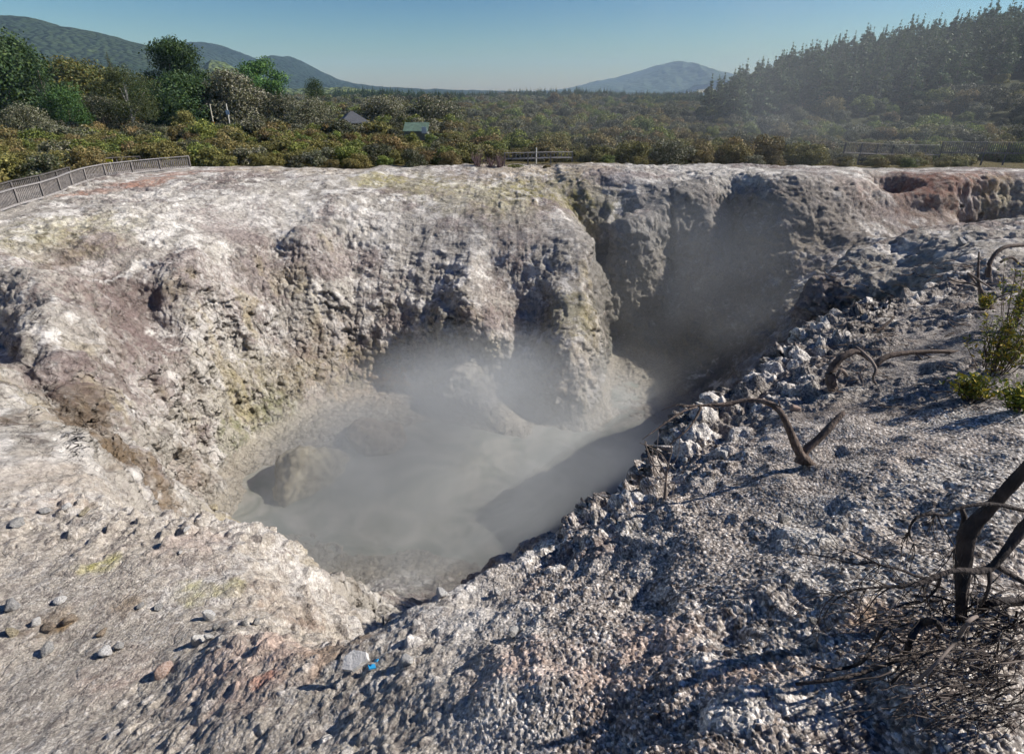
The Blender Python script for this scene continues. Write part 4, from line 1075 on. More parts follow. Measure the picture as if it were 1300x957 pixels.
# pale slab with a scrap of blue beside it
dd = max(depth_at(452, 862, 1), depth_at(470, 866, 1)) + .03; p = PD(443, 842, dd); s = dd/F; print('SLAB', dd, depth_at(440,838), depth_at(475,846))
root = MB(); R = Matrix.Rotation(math.radians(-16), 3, 'Y') @ Matrix.Rotation(math.radians(18), 3, 'X')
V0 = [(-17,-9),(-3,-13),(17,-3),(14,6),(-4,12),(-16,6)]
V = [R @ Vector((x*s, y*s, -.02)) for x, y in V0] + [R @ Vector((x*s*.97, y*s*.97, .02)) for x, y in V0]
root.add(([Vector(v) + Vector((p.x + 10*s, p.y, p.z + 7*s)) for v in V], [(0,1,2,3),(0,3,4,5),(9,8,7,6),(11,10,9,6)] + [(i, (i+1)%6, 6+(i+1)%6, 6+i) for i in range(6)]))
o = root.build('slab', MR_WHT); tag(o, 'flat pale slab lying in the notch between the pink mound and the right slope', 'slab')
b = MB(); q = PD(472, 846, dd); b.box((q.x, q.y, q.z + .0), (9*s, 6*s, .012), Matrix.Rotation(.5, 3, 'Z') @ Matrix.Rotation(.35, 3, 'Y'))
b.box((q.x+6*s, q.y+3*s, q.z + .045), (5*s, 4*s, .01), Matrix.Rotation(-.4, 3, 'Z') @ Matrix.Rotation(-.6, 3, 'Y'))
o = b.build('scrap', mat('blue_plastic', (.02,.22,.45), rough=.4)); tag(o, 'crumpled bright blue scrap beside the flat pale slab', 'litter')

# ---------------------------------------------------------------- dead wood on the near slope
def branch(mb, pts, rpx, base, seed=0, lift=0.0, sides=8, rough=.14):
    """pts: (px, py, dd) with dd metres nearer(-)/farther(+) than the depth of the branch foot"""
    rpx = [v_*.84 for v_ in rpx] if isinstance(rpx, (list, tuple)) else rpx*.84
    P_, R_ = [], []
    for i, q in enumerate(pts):
        dpt = base + (q[2] if len(q) > 2 else 0)
        P_.append(PD(q[0], q[1], dpt)); R_.append(rpx[i]*dpt/F if isinstance(rpx, (list, tuple)) else rpx*dpt/F)
    mb.tube(P_, R_, seed=seed, sides=sides, rough=rough)
def twigs(mb, start, n, length, rpx, base, seed, spread=1.0, dirv=(0,-1)):
    r = random.Random(seed)
    for k in range(n):
        a = math.atan2(dirv[1], dirv[0]) + r.uniform(-spread, spread); L0 = length*(.5 + r.random())
        pts = [(start[0], start[1], 0)]; x, y, d_ = start[0], start[1], 0
        for i in range(4):
            a += r.uniform(-.5, .5); x += math.cos(a)*L0/4; y += math.sin(a)*L0/4; d_ += r.uniform(-.08, .08)
            pts.append((x, y, d_))
        branch(mb, pts, [rpx, rpx*.8, rpx*.6, rpx*.45, rpx*.3], base, seed+k, sides=5)
# stump with two arms
d0 = depth_at(1022, 590)
root = empty('dead_stump', tuple(PD(1022, 590, d0))); tag(root, 'forked dead stump whose long arm arches left over the crater edge', 'dead wood')
inv = Matrix.Translation(-root.location)
def part(mb, name, m, root):
    o = mb.build(name, m, root, True); o.matrix_parent_inverse = Matrix.Translation(-Vector(root.location)); return o
b = MB(); branch(b, [(1032,592,0),(1022,582,-.02),(1012,570,-.05),(1003,548,-.10),(995,530,-.14),(984,516,-.12),(966,509,-.05),(946,508,0),(925,513,.02),(905,514,.03),(885,515,.02),(866,516,0)], [7,7.5,6.5,5.5,5,4.2,3.8,3.2,3.4,2.6,2.0,1.2], d0, 1)
part(b, 'arching_arm', M_DEAD, root)
b = MB(); branch(b, [(1014,588,0),(1022,572,-.02),(1036,560,-.04),(1050,546,-.06),(1060,535,-.05),(1071,524,-.03)], [7,6.5,6,5.2,4.5,3.8], d0, 2); part(b, 'short_arm', M_DEAD, root)
b = MB(); branch(b, [(885,517,0),(868,522,-.05),(850,533,-.12),(832,546,-.18),(815,558,-.2)], [1.6,1.6,1.3,1,.6], d0, 3, sides=5)
branch(b, [(890,516,0),(884,530,-.03),(874,544,-.08),(860,556,-.1),(850,564,-.1)], [2.0,1.9,1.6,1.2,1], d0, 4, sides=5)
branch(b, [(995,530,-.14),(992,520,-.14),(988,508,-.14)], [2,1.6,1], d0, 5, sides=5); branch(b, [(900,514,0),(912,519,.02),(922,513,.05)], [1,1,.6], d0, 6, sides=5)
branch(b, [(880,516,.03),(860,514,.04),(840,521,.05)], [1.2,.8,.5], d0, 61, sides=5)
part(b, 'twig', M_DEAD, root)
# thin forked twig
d0 = depth_at(845, 632)
root = empty('dead_twig', tuple(PD(845, 632, d0))); tag(root, 'thin pale forked twig standing on the crest left of the arching branch', 'dead wood')
b = MB(); branch(b, [(844,634,0),(845,620,0),(846,606,0),(848,590,-.02),(853,572,-.03),(850,560,-.02)], [3.2,2.2,1.6,1.2,1,.6], d0, 7, sides=6); part(b, 'stem', M_TWIG, root)
b = MB()
for q in [[(846,606,0),(840,592,0),(834,578,0),(836,548,0)],[(848,590,0),(838,575,.05),(822,566,.1),(812,562,.1)],[(846,600,0),(852,590,-.05),(860,580,-.1),(863,556,-.1)],[(845,612,0),(835,600,-.05),(822,572,-.1),(818,558,-.1)],[(844,618,0),(856,612,0),(852,634,0)],[(840,592,0),(826,588,.1),(820,560,.1)],[(845,606,0),(832,606,.05),(828,570,.05)]]:
    branch(b, q, [1.1,.9,.7,.5][:len(q)], d0, 8, sides=5)
part(b, 'twig', M_TWIG, root)
# looped branch
d0 = depth_at(1062, 492)
root = empty('dead_branch', tuple(PD(1062, 492, d0))); tag(root, 'looped grey dead branch arching over on itself on the upper right slope', 'dead wood')
b = MB(); branch(b, [(1058,494,0),(1054,482,-.02),(1056,468,-.05),(1066,456,-.08),(1078,449,-.1),(1088,446,-.1),(1098,452,-.12),(1108,460,-.15)], [8,7.5,6,5.5,5,4.5,3,2.2], d0, 9); part(b, 'arch', M_DEAD, root)
b = MB(); branch(b, [(1086,440,-.1),(1096,448,-.13),(1106,458,-.2),(1112,470,-.25),(1108,480,-.25),(1114,490,-.25),(1119,496,-.2)], [2,2.6,2.8,2.6,2,1.6,1.2], d0, 10, sides=6)
branch(b, [(1062,480,0),(1068,470,0),(1076,478,0)], [3,3.5,2], d0, 11, sides=6); branch(b, [(1098,465,-.1),(1092,475,-.1),(1096,488,-.1),(1088,496,-.1)], [1,.9,.7,.5], d0, 12, sides=5)
part(b, 'side_branch', M_TWIG, root)
# long lying branch
d0 = depth_at(1180, 452)
root = empty('dead_branch', tuple(PD(1115, 462, d0))); tag(root, 'long dark branch lying level across the slope right of the looped branch', 'dead wood')
b = MB(); branch(b, [(1112,463,0),(1120,456,-.02),(1135,450,-.03),(1160,447,-.03),(1190,446,-.02),(1215,447,0),(1240,449,.0),(1262,452,.05)], [5.5,4.5,3.6,3.4,3.4,3.0,2.6,1.2], d0, 13); part(b, 'limb', M_DEAD, root)
b = MB()
for q in [[(1160,447,0),(1172,458,-.05),(1184,470,-.1),(1196,488,-.15),(1206,498,-.15)],[(1170,449,0),(1184,455,-.05),(1192,462,-.05)],[(1240,449,0),(1262,440,0),(1285,430,0),(1300,424,0)]]: branch(b, q, [1.6,1.3,1,.7,.5][:len(q)], d0, 14, sides=5)
part(b, 'side_branch', M_TWIG, root)
# upper root and stub
d0 = depth_at(1252, 352)
root = empty('dead_root', tuple(PD(1252, 352, d0))); tag(root, 'curved dead root arching to the right frame edge high on the slope', 'dead wood')
b = MB(); branch(b, [(1254,352,0),(1256,336,-.05),(1264,322,-.1),(1276,314,-.1),(1290,312,-.05),(1312,312,0)], [3.6,3.4,3.0,2.8,3,2.6], d0, 15); branch(b, [(1270,333,0),(1284,327,0),(1296,336,0),(1308,340,0)], [2,2,1.6,1.2], d0, 16, sides=6); part(b, 'limb', M_DEAD, root)
d0 = depth_at(1250, 390)
root = empty('dead_stump', tuple(PD(1252, 390, d0))); tag(root, 'small broken brown stump with bare side sticks at the right, near the leafy plant', 'dead wood')
b = MB(); branch(b, [(1256,394,0),(1250,380,0),(1244,366,0),(1242,352,0),(1243,320,.05)], [8,6.5,3,1.8,1.2], d0, 17); part(b, 'stem', M_DEAD, root)
b = MB()
for q in [[(1244,366,0),(1236,356,0),(1230,348,0),(1262,366,-.1),(1264,370,-.1)][:3],[(1228,346,0),(1240,354,-.05),(1252,362,-.1),(1262,368,-.1)],[(1246,366,0),(1232,360,0),(1216,358,0),(1202,352,0)],[(1256,388,0),(1266,378,-.05),(1284,372,-.1),(1302,370,-.1)]]: branch(b, q, [2,1.6,1.3,.9,.6][:len(q)], d0, 18, sides=5)
part(b, 'side_branch', M_TWIG, root)
# pale lying sticks, upper slope
for i, (q, lb) in enumerate([([(1000,535,0),(1040,505,0),(1075,480,0)][:2],None)]): pass
d0 = depth_at(1205, 375)
b = MB(); branch(b, [(1203,392,-.04),(1206,384,-.04),(1204,377,-.04),(1212,374,-.05),(1222,366,-.05)], [1.4,1.4,1.2,1,.8], d0, 19, sides=6); o = b.build('stick', M_TWIG, None, True); tag(o, 'crooked pale stick lying left of the small broken stump', 'stick')
d0 = depth_at(1118, 420) 
b = MB(); branch(b, [(1088,436,-.05),(1105,426,-.06),(1122,414,-.06),(1134,404,-.05)], [2.6,2.4,2,1.4], d0, 20, sides=6); o = b.build('stick', M_DEAD, None, True); tag(o, 'dark straight stick lying above the looped branch', 'stick')
# the big dark dead tree, lower right
d0 = depth_at(1225, 770) - .12
root = empty('dead_tree', tuple(PD(1222, 775, d0))); tag(root, 'black dead trunk leaning out of the right frame edge over a tangle of sticks', 'dead tree')
b = MB(); branch(b, [(1220,790,.05),(1221,765,.02),(1222,735,0),(1224,705,-.02),(1227,680,-.05),(1240,662,-.08),(1258,644,-.12),(1278,622,-.18),(1296,602,-.22),(1316,578,-.28)], [7.5,8.5,10,11,12,10,9,8.5,8,7.5], d0, 21, sides=12, rough=.1); part(b, 'trunk', M_BLACK, root)
b = MB(); branch(b, [(1222,690,0),(1224,672,-.02),(1224,655,-.03),(1219,643,-.03)], [7,5.5,4,2], d0, 22); part(b, 'broken_stub', M_BLACK, root)
b = MB(); branch(b, [(1316,650,-.35),(1300,668,-.33),(1284,690,-.32),(1268,710,-.32),(1255,722,-.32),(1236,725,-.33),(1212,724,-.34),(1190,731,-.35),(1172,739,-.36),(1150,743,-.36),(1122,745,-.35),(1095,747,-.34),(1066,752,-.33)], [7,7,6.6,6.2,5.6,4.9,4.5,4,3.4,2.8,2.1,1.6,1], d0, 23, sides=10); part(b, 'low_limb', M_BLACK, root)
b = MB()
for q, r_ in [([(1318,652,-.3),(1290,646,-.3),(1262,640,-.3),(1236,641,-.3),(1214,646,-.3),(1200,654,-.3),(1186,652,-.3),(1170,654,-.3),(1158,663,-.3),(1154,676,-.28),(1158,686,-.26)],[3.2,3.2,3,2.8,2.5,2.3,2.3,2.2,2,1.7,1.2]),
              ([(1190,653,-.3),(1196,668,-.3),(1204,680,-.25),(1212,694,-.2)],[1.4,1.2,1,.8]),
              ([(1178,735,-.35),(1160,730,-.35),(1140,722,-.34),(1118,717,-.33),(1096,706,-.3),(1075,697,-.28)],[2.6,2.2,1.9,1.6,1.3,.9]),
              ([(1110,713,-.32),(1090,716,-.3),(1068,712,-.28),(1048,706,-.26),(1012,702,-.2)],[1.5,1.3,1.2,1,.6]),
              ([(1255,724,-.33),(1256,740,-.33),(1252,756,-.3),(1244,770,-.25)],[3,2.6,2,1.4]),
              ([(1194,730,-.35),(1190,745,-.3),(1180,756,-.3),(1170,764,-.25),(1150,768,-.2)],[2.4,2,1.6,1.2,.8]),
              ([(1265,718,-.3),(1285,730,-.3),(1316,748,-.35)],[4.5,4,3.4]),
              ([(1130,745,-.35),(1112,758,-.33),(1100,774,-.3),(1086,790,-.25)],[1.2,1,.8,.6]),
              ([(1080,750,-.33),(1060,762,-.3),(1046,784,-.25),(1052,800,-.2)],[1,.8,.7,.5])]:
    branch(b, q, r_, d0, 24, sides=6)
part(b, 'side_branch', M_BLACK, root)
b = MB()
for k, (sx, sy, ln, dv) in enumerate([(1150,743,60,(-1,.3)),(1122,745,60,(-1,-.2)),(1100,747,50,(-1,.6)),(1118,717,50,(-1,-.3)),(1075,697,40,(-1,.2)),(1172,739,60,(-.5,1)),(1200,728,50,(-.2,1)),(1236,725,50,(.1,1)),(1160,690,40,(.2,1)),(1154,676,40,(-.6,.8)),(1060,755,60,(-1,.2)),(1212,694,60,(-.6,.9)),(1186,652,40,(-.7,.7)),(1090,770,60,(-.8,.5))]):
    twigs(b, (sx, sy), 5, ln, .9, d0 - .28, 500+11*k, .9, dv)
part(b, 'twig', M_DARKTW, root)
# tangle of sticks under it
STK = [([(1160,868),(1190,840),(1214,812),(1228,790),(1240,782)],[2.2,2.2,2.6,3.2,2.6],'pale knotty stick standing out of the tangle at the lower right'),
       ([(1228,792),(1255,790),(1280,790),(1312,796)],[2.2,2,1.8,1.4],'pale stick running level to the right frame edge from the knotty stick'),
       ([(1256,770),(1275,780),(1300,788),(1320,792)],[1.6,1.6,1.4,1],'thin stick slanting to the right edge above the level one'),
       ([(1030,845),(1050,850),(1080,846),(1098,836),(1110,818),(1122,800),(1140,795),(1160,790)],[2.2,2.4,2.6,2.6,2.4,2,1.6,1],'long dark crooked stick curving at the bottom right of the gravel'),
       ([(1010,868),(1060,862),(1100,852),(1140,838),(1165,826)],[3,3,2.8,2.6,2],'dark stick lying along the bottom edge'),
       ([(1130,868),(1150,850),(1172,832),(1200,824),(1240,826)],[2,2,1.8,1.6,1],'grey stick arched at the left of the tangle'),
       ([(1250,846),(1275,842),(1312,836)],[1.8,1.6,1.2],'short pale stick near the right edge low down'),
       ([(1180,858),(1192,846),(1196,838)],[1.6,1.4,1],'short white stick leaning near the bottom edge'),
       ([(1265,832),(1268,815),(1268,800),(1290,796)],[1.4,1.4,1.2,1],'bent thin stick hooked over the level one'),
       ([(1196,800),(1186,788),(1168,792),(1156,812),(1150,830)],[4,5,5.5,5.5,4],'thick black root arching over the dark hollow of the tangle'),
       ([(1240,775),(1262,764),(1290,762),(1318,768)],[5,5.5,5.5,5],'thick black root humped under the leaning trunk')]
for i, (q, r_, lb) in enumerate(STK):
    dm = min(depth_at(min(x,1298), y, 4) for x, y in q)
    b = MB(); branch(b, [(x, y, -.02 - .05*(j%2)) for j, (x, y) in enumerate(q)], r_, dm - .03, 40+i, sides=7)
    o = b.build('stick' if r_[0] < 5 else 'dead_root', M_TWIG if 'white' in lb or 'pale stick' in lb or 'pale knotty' in lb else M_BLACK, None, True); tag(o, lb, 'stick' if r_[0] < 5 else 'root')
b = MB(); r = random.Random(77)
for k in range(720):
    x, y = r.uniform(1090, 1310), r.uniform(745, 920)
    if r.random() > (x-1100)/160 + .12: continue
    dm = depth_at(min(x,1298), y) - .02 - .16*r.random(); a = r.gauss(PI*.9, .8); ln = r.uniform(16, 60)
    q = [(x, y, 0)]
    for j in range(3): a += r.uniform(-.45,.45); q.append((q[-1][0]+math.cos(a)*ln/3, q[-1][1]+math.sin(a)*ln/3*.7, r.uniform(-.04,.04)))
    s_ = r.choice([.6,.8,1.0,1.5]); branch(b, q, [s_, s_*.9, s_*.7, s_*.4], dm, k, sides=4)
for k in range(150):
    x, y = r.uniform(1000, 1300), r.uniform(690, 870); dm = depth_at(min(x,1298), y) - .012; a = r.uniform(0, 6.28); ln = r.uniform(12, 34)
    q = [(x, y, 0)]
    for j in range(3): a += r.uniform(-.5,.5); q.append((q[-1][0]+math.cos(a)*ln/3, q[-1][1]+math.sin(a)*ln/3*.7, 0))
    branch(b, q, [.6,.6,.5,.3], dm, k, sides=4)
o = b.build('brushwood', M_DARKTW, None, True); tag(o, 'dense litter of fine dead twigs under the black leaning trunk', 'brushwood', None, 'stuff')
b = MB()
for k in range(170):
    x, y = r.uniform(1060, 1300), r.uniform(330, 520); dm = depth_at(x, y) - .02; a = r.uniform(-.5, .5) + PI; ln = r.uniform(10, 34)
    q = [(x, y, 0)]
    for j in range(3): a += r.uniform(-.5,.5); q.append((q[-1][0]+math.cos(a)*ln/3, q[-1][1]+math.sin(a)*ln/3*.6, 0))
    s_ = r.choice([.5,.7,1.0]); branch(b, q, [s_, s_*.9, s_*.7, s_*.4], dm, k, sides=4)
o = b.build('twig_litter', M_DEAD, None, True); tag(o, 'scattered dead twigs strewn over the upper right slope', 'twigs', None, 'stuff')

# ---------------------------------------------------------------- living plants on the right slope
def sprig_plant(cx, cy, npx, label, seed, n_st, hpx):
    d0 = depth_at(min(cx,1297), cy); base = PD(cx, cy, d0)
    root = empty('shrub', tuple(base)); tag(root, label, 'shrub'); r = random.Random(seed)
    st = MB(); LV, LF, LC = [], [], []
    s = d0/F
    for k in range(n_st):
        an = r.uniform(0, 6.28); rad = r.random()*npx*s
        p = Vector((math.cos(an)*rad*.4, math.sin(an)*rad*.4, -.02)); q = Vector((math.cos(an)*rad, math.sin(an)*rad*.8, hpx*s*(.35+.65*r.random())))
        mid = (p+q)/2 + Vector((r.uniform(-.05,.05), r.uniform(-.05,.05), .02))
        st.tube([p, mid, q], [.006, .005, .003], sides=4, seed=k, sub=2)
        for j in range(r.randrange(20, 34)):
            t = .35 + .7*r.random(); c = p.lerp(q, min(t,1)) + Vector((r.gauss(0,.035), r.gauss(0,.035), r.gauss(0,.03)))
            dv = Vector((r.gauss(0,1), r.gauss(0,1), r.gauss(.5,.7))).normalized(); sd_ = dv.cross(Vector((r.gauss(0,1), r.gauss(0,1), r.gauss(0,1)))).normalized()
            ln = r.uniform(.034, .075); i0 = len(LV)
            LV += [c, c + dv*ln*.5 + sd_*ln*.2, c + dv*ln, c + dv*ln*.5 - sd_*ln*.2]; LF.append((i0, i0+1, i0+2, i0+3))
            cc = r.choice([(.26,.24,.035),(.16,.18,.03),(.09,.11,.022),(.42,.31,.03),(.08,.10,.02)])
            LC += [cc]*4
    part2 = st.build('stem', M_DEAD, root, True)
    me = np_mesh('leaves', [tuple(v) for v in LV], LF, np.array(LC)); me.materials.append(M_LEAF); link('leaves', me, None, root)
sprig_plant(1262, 470, 46, 'sprawling yellow green shrub in the middle of the right edge', 1, 44, 74)
sprig_plant(1288, 410, 34, 'yellow green shrub at the right edge above the sprawling one', 2, 34, 84)
sprig_plant(1248, 392, 12, 'yellow leaves sprouting at the foot of the small broken stump', 3, 12, 26)
sprig_plant(1232, 505, 30, 'dark green low plant below the sprawling yellow green shrub', 4, 30, 34)
sprig_plant(1292, 520, 26, 'green plant low at the right edge below the sprawling shrub', 5, 26, 36)

# ---------------------------------------------------------------- fences
M_TIM = mat('weathered_timber', (.17,.155,.145), rough=.85, noise=5, amt=.3)
M_TIM2 = mat('dark_weathered_timber', (.10,.09,.085), rough=.85, noise=5, amt=.3)
M_RAIL = mat('pale_rail_timber', (.27,.255,.245), rough=.85, noise=5, amt=.2)
def fence(pts, hgt, label, pick=.13, post=1.9, mats=(M_TIM, M_TIM2, M_RAIL), name='picket_fence', dz=0.0, pw=.075):
    """pts world xy polyline"""
    P2 = [Vector(p) for p in pts]
    seg = [(P2[i+1]-P2[i]).length for i in range(len(P2)-1)]; T = sum(seg)
    def at(s):
        for i, l in enumerate(seg):
            if s <= l or i == len(seg)-1: q = P2[i].lerp(P2[i+1], min(1, s/l)); return q, (P2[i+1]-P2[i]).normalized()
            s -= l
    def z(q): return float(height(q.x, q.y)) + dz
    q0, _ = at(0); root = empty(name, (q0.x, q0.y, z(q0))); tag(root, label, 'fence')
    off = Matrix.Translation(-Vector(root.location))
    def pb(mb, nm, m):
        o = mb.build(nm, m, root); o.matrix_parent_inverse = off; return o
    npost = max(2, int(T/post)+1)
    S = [T*i/(npost-1) for i in range(npost)]
    for s in S:
        q, d = at(s); pb(MB().box((q.x, q.y, z(q)+hgt/2-.1-max(dz,0)/2), (.10,.10,hgt+.3+max(dz,0))), 'post', mats[0])
    for i in range(npost-1):
        a, d = at(S[i]); b_, _ = at(S[i+1]); a3 = Vector((a.x, a.y, z(a))); b3 = Vector((b_.x, b_.y, z(b_)))
        up = Vector((0,0,1)); dd_ = (b3-a3).normalized(); nrm = Vector((dd_.y, -dd_.x, 0)).normalized()
        pb(MB().bar(a3+up*(hgt+.03), b3+up*(hgt+.03), .17, .045), 'top_rail', mats[2])
        pb(MB().bar(a3+up*.14+nrm*.02, b3+up*.14+nrm*.02, .05, .10), 'bottom_rail', mats[2])
        if pick:
            mb = MB(); n_ = int((b3-a3).length/pick)
            for k in range(1, n_):
                c = a3.lerp(b3, k/n_) - nrm*.03; R_ = Matrix.Rotation(math.atan2(dd_.y, dd_.x), 3, 'Z')
                mb.box(c + up*(hgt*.5+.0), (pw, .022, hgt-.08), R_)
            pb(mb, 'picket_panel', mats[0])
    return root
def wxy(px, py, z): q = P0(px, py, z); return (q[0], q[1])
fence([wxy(-40,283,-5.7), wxy(0,271,-5.65), wxy(34,258,-5.62), wxy(67,250.5,-5.6), wxy(96,236,-5.5), wxy(121,228,-5.48), wxy(145,224,-5.45), wxy(188,218,-5.43), wxy(221,215,-5.4), wxy(242,213.5,-5.4)], .93, 'grey picket fence curving along the near side of the walkway at left', dz=-.04)
fence([wxy(-40,268,-5.7), wxy(20,248,-5.6), wxy(60,240,-5.6), wxy(92,229,-5.6)], .8, 'darker picket fence on the far side of the walkway at the left edge', mats=(M_TIM2, M_TIM2, M_TIM2))
fence([wxy(118,219,-5.6), wxy(150,214,-5.6), wxy(180,211.5,-5.6)], 1.05, 'dark rail fence glimpsed behind the curving picket fence', mats=(M_TIM2, M_TIM2, M_TIM2), pick=.3)
fence([(-.6,48.0),(1.2,48.3),(3.2,48.8),(5.0,49.4)], .55, 'pale low rail fence on the far rim in the middle of the photo', pick=.3, mats=(M_TIM, M_TIM, M_RAIL), name='rail_fence', dz=.42)
fence([(42,58.5),(48,58),(54,57),(60,56)], 1.1, 'long grey picket fence among the scrub at the right edge', name='picket_fence', pick=.2, dz=1.15, mats=(M_TIM2, M_TIM2, M_TIM))
fence([(30,54),(36,56.5),(42,58.5)], 1.0, 'grey picket fence in the scrub left of the long one at right', pick=.2, dz=.95, mats=(M_TIM2, M_TIM2, M_TIM))
# walkway behind the picket fence
wm = MB(); wa = [wxy(-40,276,-5.66), wxy(20,253,-5.62), wxy(60,243,-5.6), wxy(92,231,-5.55), wxy(121,223,-5.5), wxy(160,217.5,-5.5), wxy(200,213.5,-5.45), wxy(240,211.5,-5.4)]
for a, b_ in zip(wa[:-1], wa[1:]):
    wm.bar((a[0], a[1], float(height(*a))+.10), (b_[0], b_[1], float(height(*b_))+.10), 1.0, .08)
o = wm.build('path', mat('boardwalk_planks', (.30,.28,.26), noise=4)); o['kind'] = 'structure'
# sign behind the fence
def post_sign(px, py, Y, w, h, z0, col, label, cat='sign', pole_r=.04, pole_col=(.45,.42,.33), name='sign', top_extra=0):
    zz = z_at(py, Y); x = (px-650)/F*(Y*CP - zz*SP); zb = float(height(x, Y)) 
    root = empty(name, (x, Y, zb)); tag(root, label, cat)
    MB().tube([(0,0,-.2),(0,0,(zz-zb)/2),(0,0,zz-zb+top_extra)], [pole_r]*3, sides=8, rough=0).build('pole', mat('pole_'+str(int(pole_col[0]*100)), pole_col), root)
    if w: MB().box((0,-.06,zz-zb), (w,.03,h)).build('sign_panel', mat('panel_%d_%d' % (int(col[0]*100), int(col[2]*100)), col, rough=.5), root)
    return root
post_sign(139, 204, 45, .50, .17, 0, (.55,.52,.02), 'small yellow sign behind the curving picket fence')
post_sign(271, 157, 98, .55, .55, 0, (.75,.30,.01), 'slim pole with a small orange yellow sign, left of two', pole_r=.09, top_extra=2.9, name='sign_post')
post_sign(289, 143, 98, .55, .65, 0, (.55,.62,.70), 'slim pale pole with a small whitish box, right of two', pole_r=.08, pole_col=(.62,.60,.52), top_extra=1.3, name='sign_post')
post_sign(681, 191, 48.9, 0, 0, 0, (.6,.6,.6), 'single white marker post beside the pale rail fence on the far rim', 'post', pole_r=.045, pole_col=(.70,.68,.62), top_extra=.2, name='marker_post')
# hut with a dark hipped roof
Y = 140; zt = z_at(141.5, Y); ze = z_at(155.5, Y); x0 = (430-650)/F*(Y*CP+8*SP); x1 = (468-650)/F*(Y*CP+8*SP); xr = (447-650)/F*(Y*CP+8*SP)
xm = (x0+x1)/2; root = empty('hut', (xm, Y, float(height(xm, Y)))); tag(root, 'hut with a dark hipped roof half buried in the scrub', 'hut'); zb = root.location.z
hw = (x1-x0)/2
b = MB(); V = [(-hw,-hw*.8,ze-zb),(hw,-hw*.8,ze-zb),(hw,hw*.8,ze-zb),(-hw,hw*.8,ze-zb),(-.3,0,zt-zb),(.3,0,zt-zb),(-hw,-hw*.8,ze-zb-.18),(hw,-hw*.8,ze-zb-.18),(hw,hw*.8,ze-zb-.18),(-hw,hw*.8,ze-zb-.18)]
V = [Matrix.Rotation(math.radians(28), 3, 'Z') @ Vector(v) for v in V]
b.add((V, [(0,1,5,4),(1,2,5,5),(2,3,4,5),(3,0,4,4),(6,7,1,0),(7,8,2,1),(8,9,3,2),(9,6,0,3),(9,8,7,6)])); b.build('roof', mat('dark_slate_roof', (.075,.08,.09), rough=.55, noise=3), root)
MB().box((0,0,(ze-zb)/2-.1), (hw*1.45, hw*1.15, ze-zb-.1), Matrix.Rotation(math.radians(28), 3, 'Z')).build('wall', mat('dark_timber_wall', (.05,.04,.035)), root)
for k in (-1, 0, 1):
    MB().box(Matrix.Rotation(math.radians(28), 3, 'Z') @ Vector((k*hw*.6, -hw*.72, (ze-zb)/2-.1)), (.18,.18,ze-zb-.1)).build('post', mat('hut_post', (.25,.2,.15)), root)
# pale green shed
Y = 100; zt = z_at(156, Y); zb_ = z_at(171, Y); sc_ = (Y*CP+8*SP)/F; xm = (530-650)*sc_
root = empty('shed', (xm, Y, float(height(xm, Y)))); zb = root.location.z; tag(root, 'low pale green roofed shed with white gable partly hidden by shrubs', 'shed')
hw = 15.5*sc_
b = MB(); V = [(-hw,-1.4,zb_-zb+.6),(hw,-1.4,zb_-zb+.6),(hw,1.2,zt-zb),(-hw,1.2,zt-zb),(-hw,-1.4,zb_-zb+.5),(hw,-1.4,zb_-zb+.5),(hw,1.2,zt-zb-.1),(-hw,1.2,zt-zb-.1)]
b.add((V, [(0,1,2,3),(7,6,5,4),(0,4,5,1),(1,5,6,2),(2,6,7,3),(3,7,4,0)])); b.build('roof', mat('green_iron_roof', (.10,.15,.115), rough=.5, noise=2), root)
MB().box((0,0,(zb_-zb+.4)/2), (hw*1.9, 2.2, zb_-zb+.4)).build('wall', mat('shed_wall', (.20,.22,.19)), root)
MB().box((hw*.72,-1.46,zb_-zb+.75), (hw*.4,.06,1.0)).build('window', mat('white_window', (.75,.76,.74), rough=.4), root)
# bare bushes on the far rim
for i, (px, py, w_, h_, lb) in enumerate([(606,204,22,15,'bare purplish dead bush with pale tips on the far rim, left of two'), (634,203,20,13,'bare purplish dead bush on the far rim beside the pale rail fence, right of two'), (622,206,22,9,'low dead bush between the two taller bare ones on the far rim')]):
    s = (47.2*CP+5.4*SP)/F; q = ((px-650)*s, 47.2); h_ = h_*1.5
    b = MB(); r = random.Random(i)
    for k in range(46):
        a = r.uniform(0, 6.28); ro = r.random()*w_*.5*s
        b.tube([(0+math.cos(a)*ro*.2, math.sin(a)*ro*.2, -.1), (math.cos(a)*ro*.6+r.uniform(-.05,.05), math.sin(a)*ro*.6, h_*s*.5*r.random()+.1), (math.cos(a)*ro, math.sin(a)*ro, h_*s*(.4+.6*r.random()))], [.022,.018,.008], sides=4, seed=k, sub=3)
    o = b.build('dead_bush', mat('purple_grey_twigs', (.15,.10,.10), noise=5, amt=.5)); o.location = (q[0], q[1], float(height(q[0], q[1]))); tag(o, lb, 'bush')
for i, (px, py, w_, lb) in enumerate([(655,203,22,'low green tuft in front of the pale rail fence, left of two'), (694,202,9,'small brownish tuft in front of the pale rail fence, right of two')]):
    s = (47.4*CP+5.4*SP)/F; q = ((px-650)*s, 47.4)
    V, Fq, C_ = leaf_cloud([(0,0,.08,w_*s*.5,w_*s*.3,.16)], 500, .08, GREN if i == 0 else BRWN, 70+i); me = np_mesh('grass_tuft', V, Fq, C_); me.materials.append(M_LEAF)
    o = link('grass_tuft', me, None, None, (q[0], q[1], float(height(q[0], q[1])))); tag(o, lb, 'tuft')

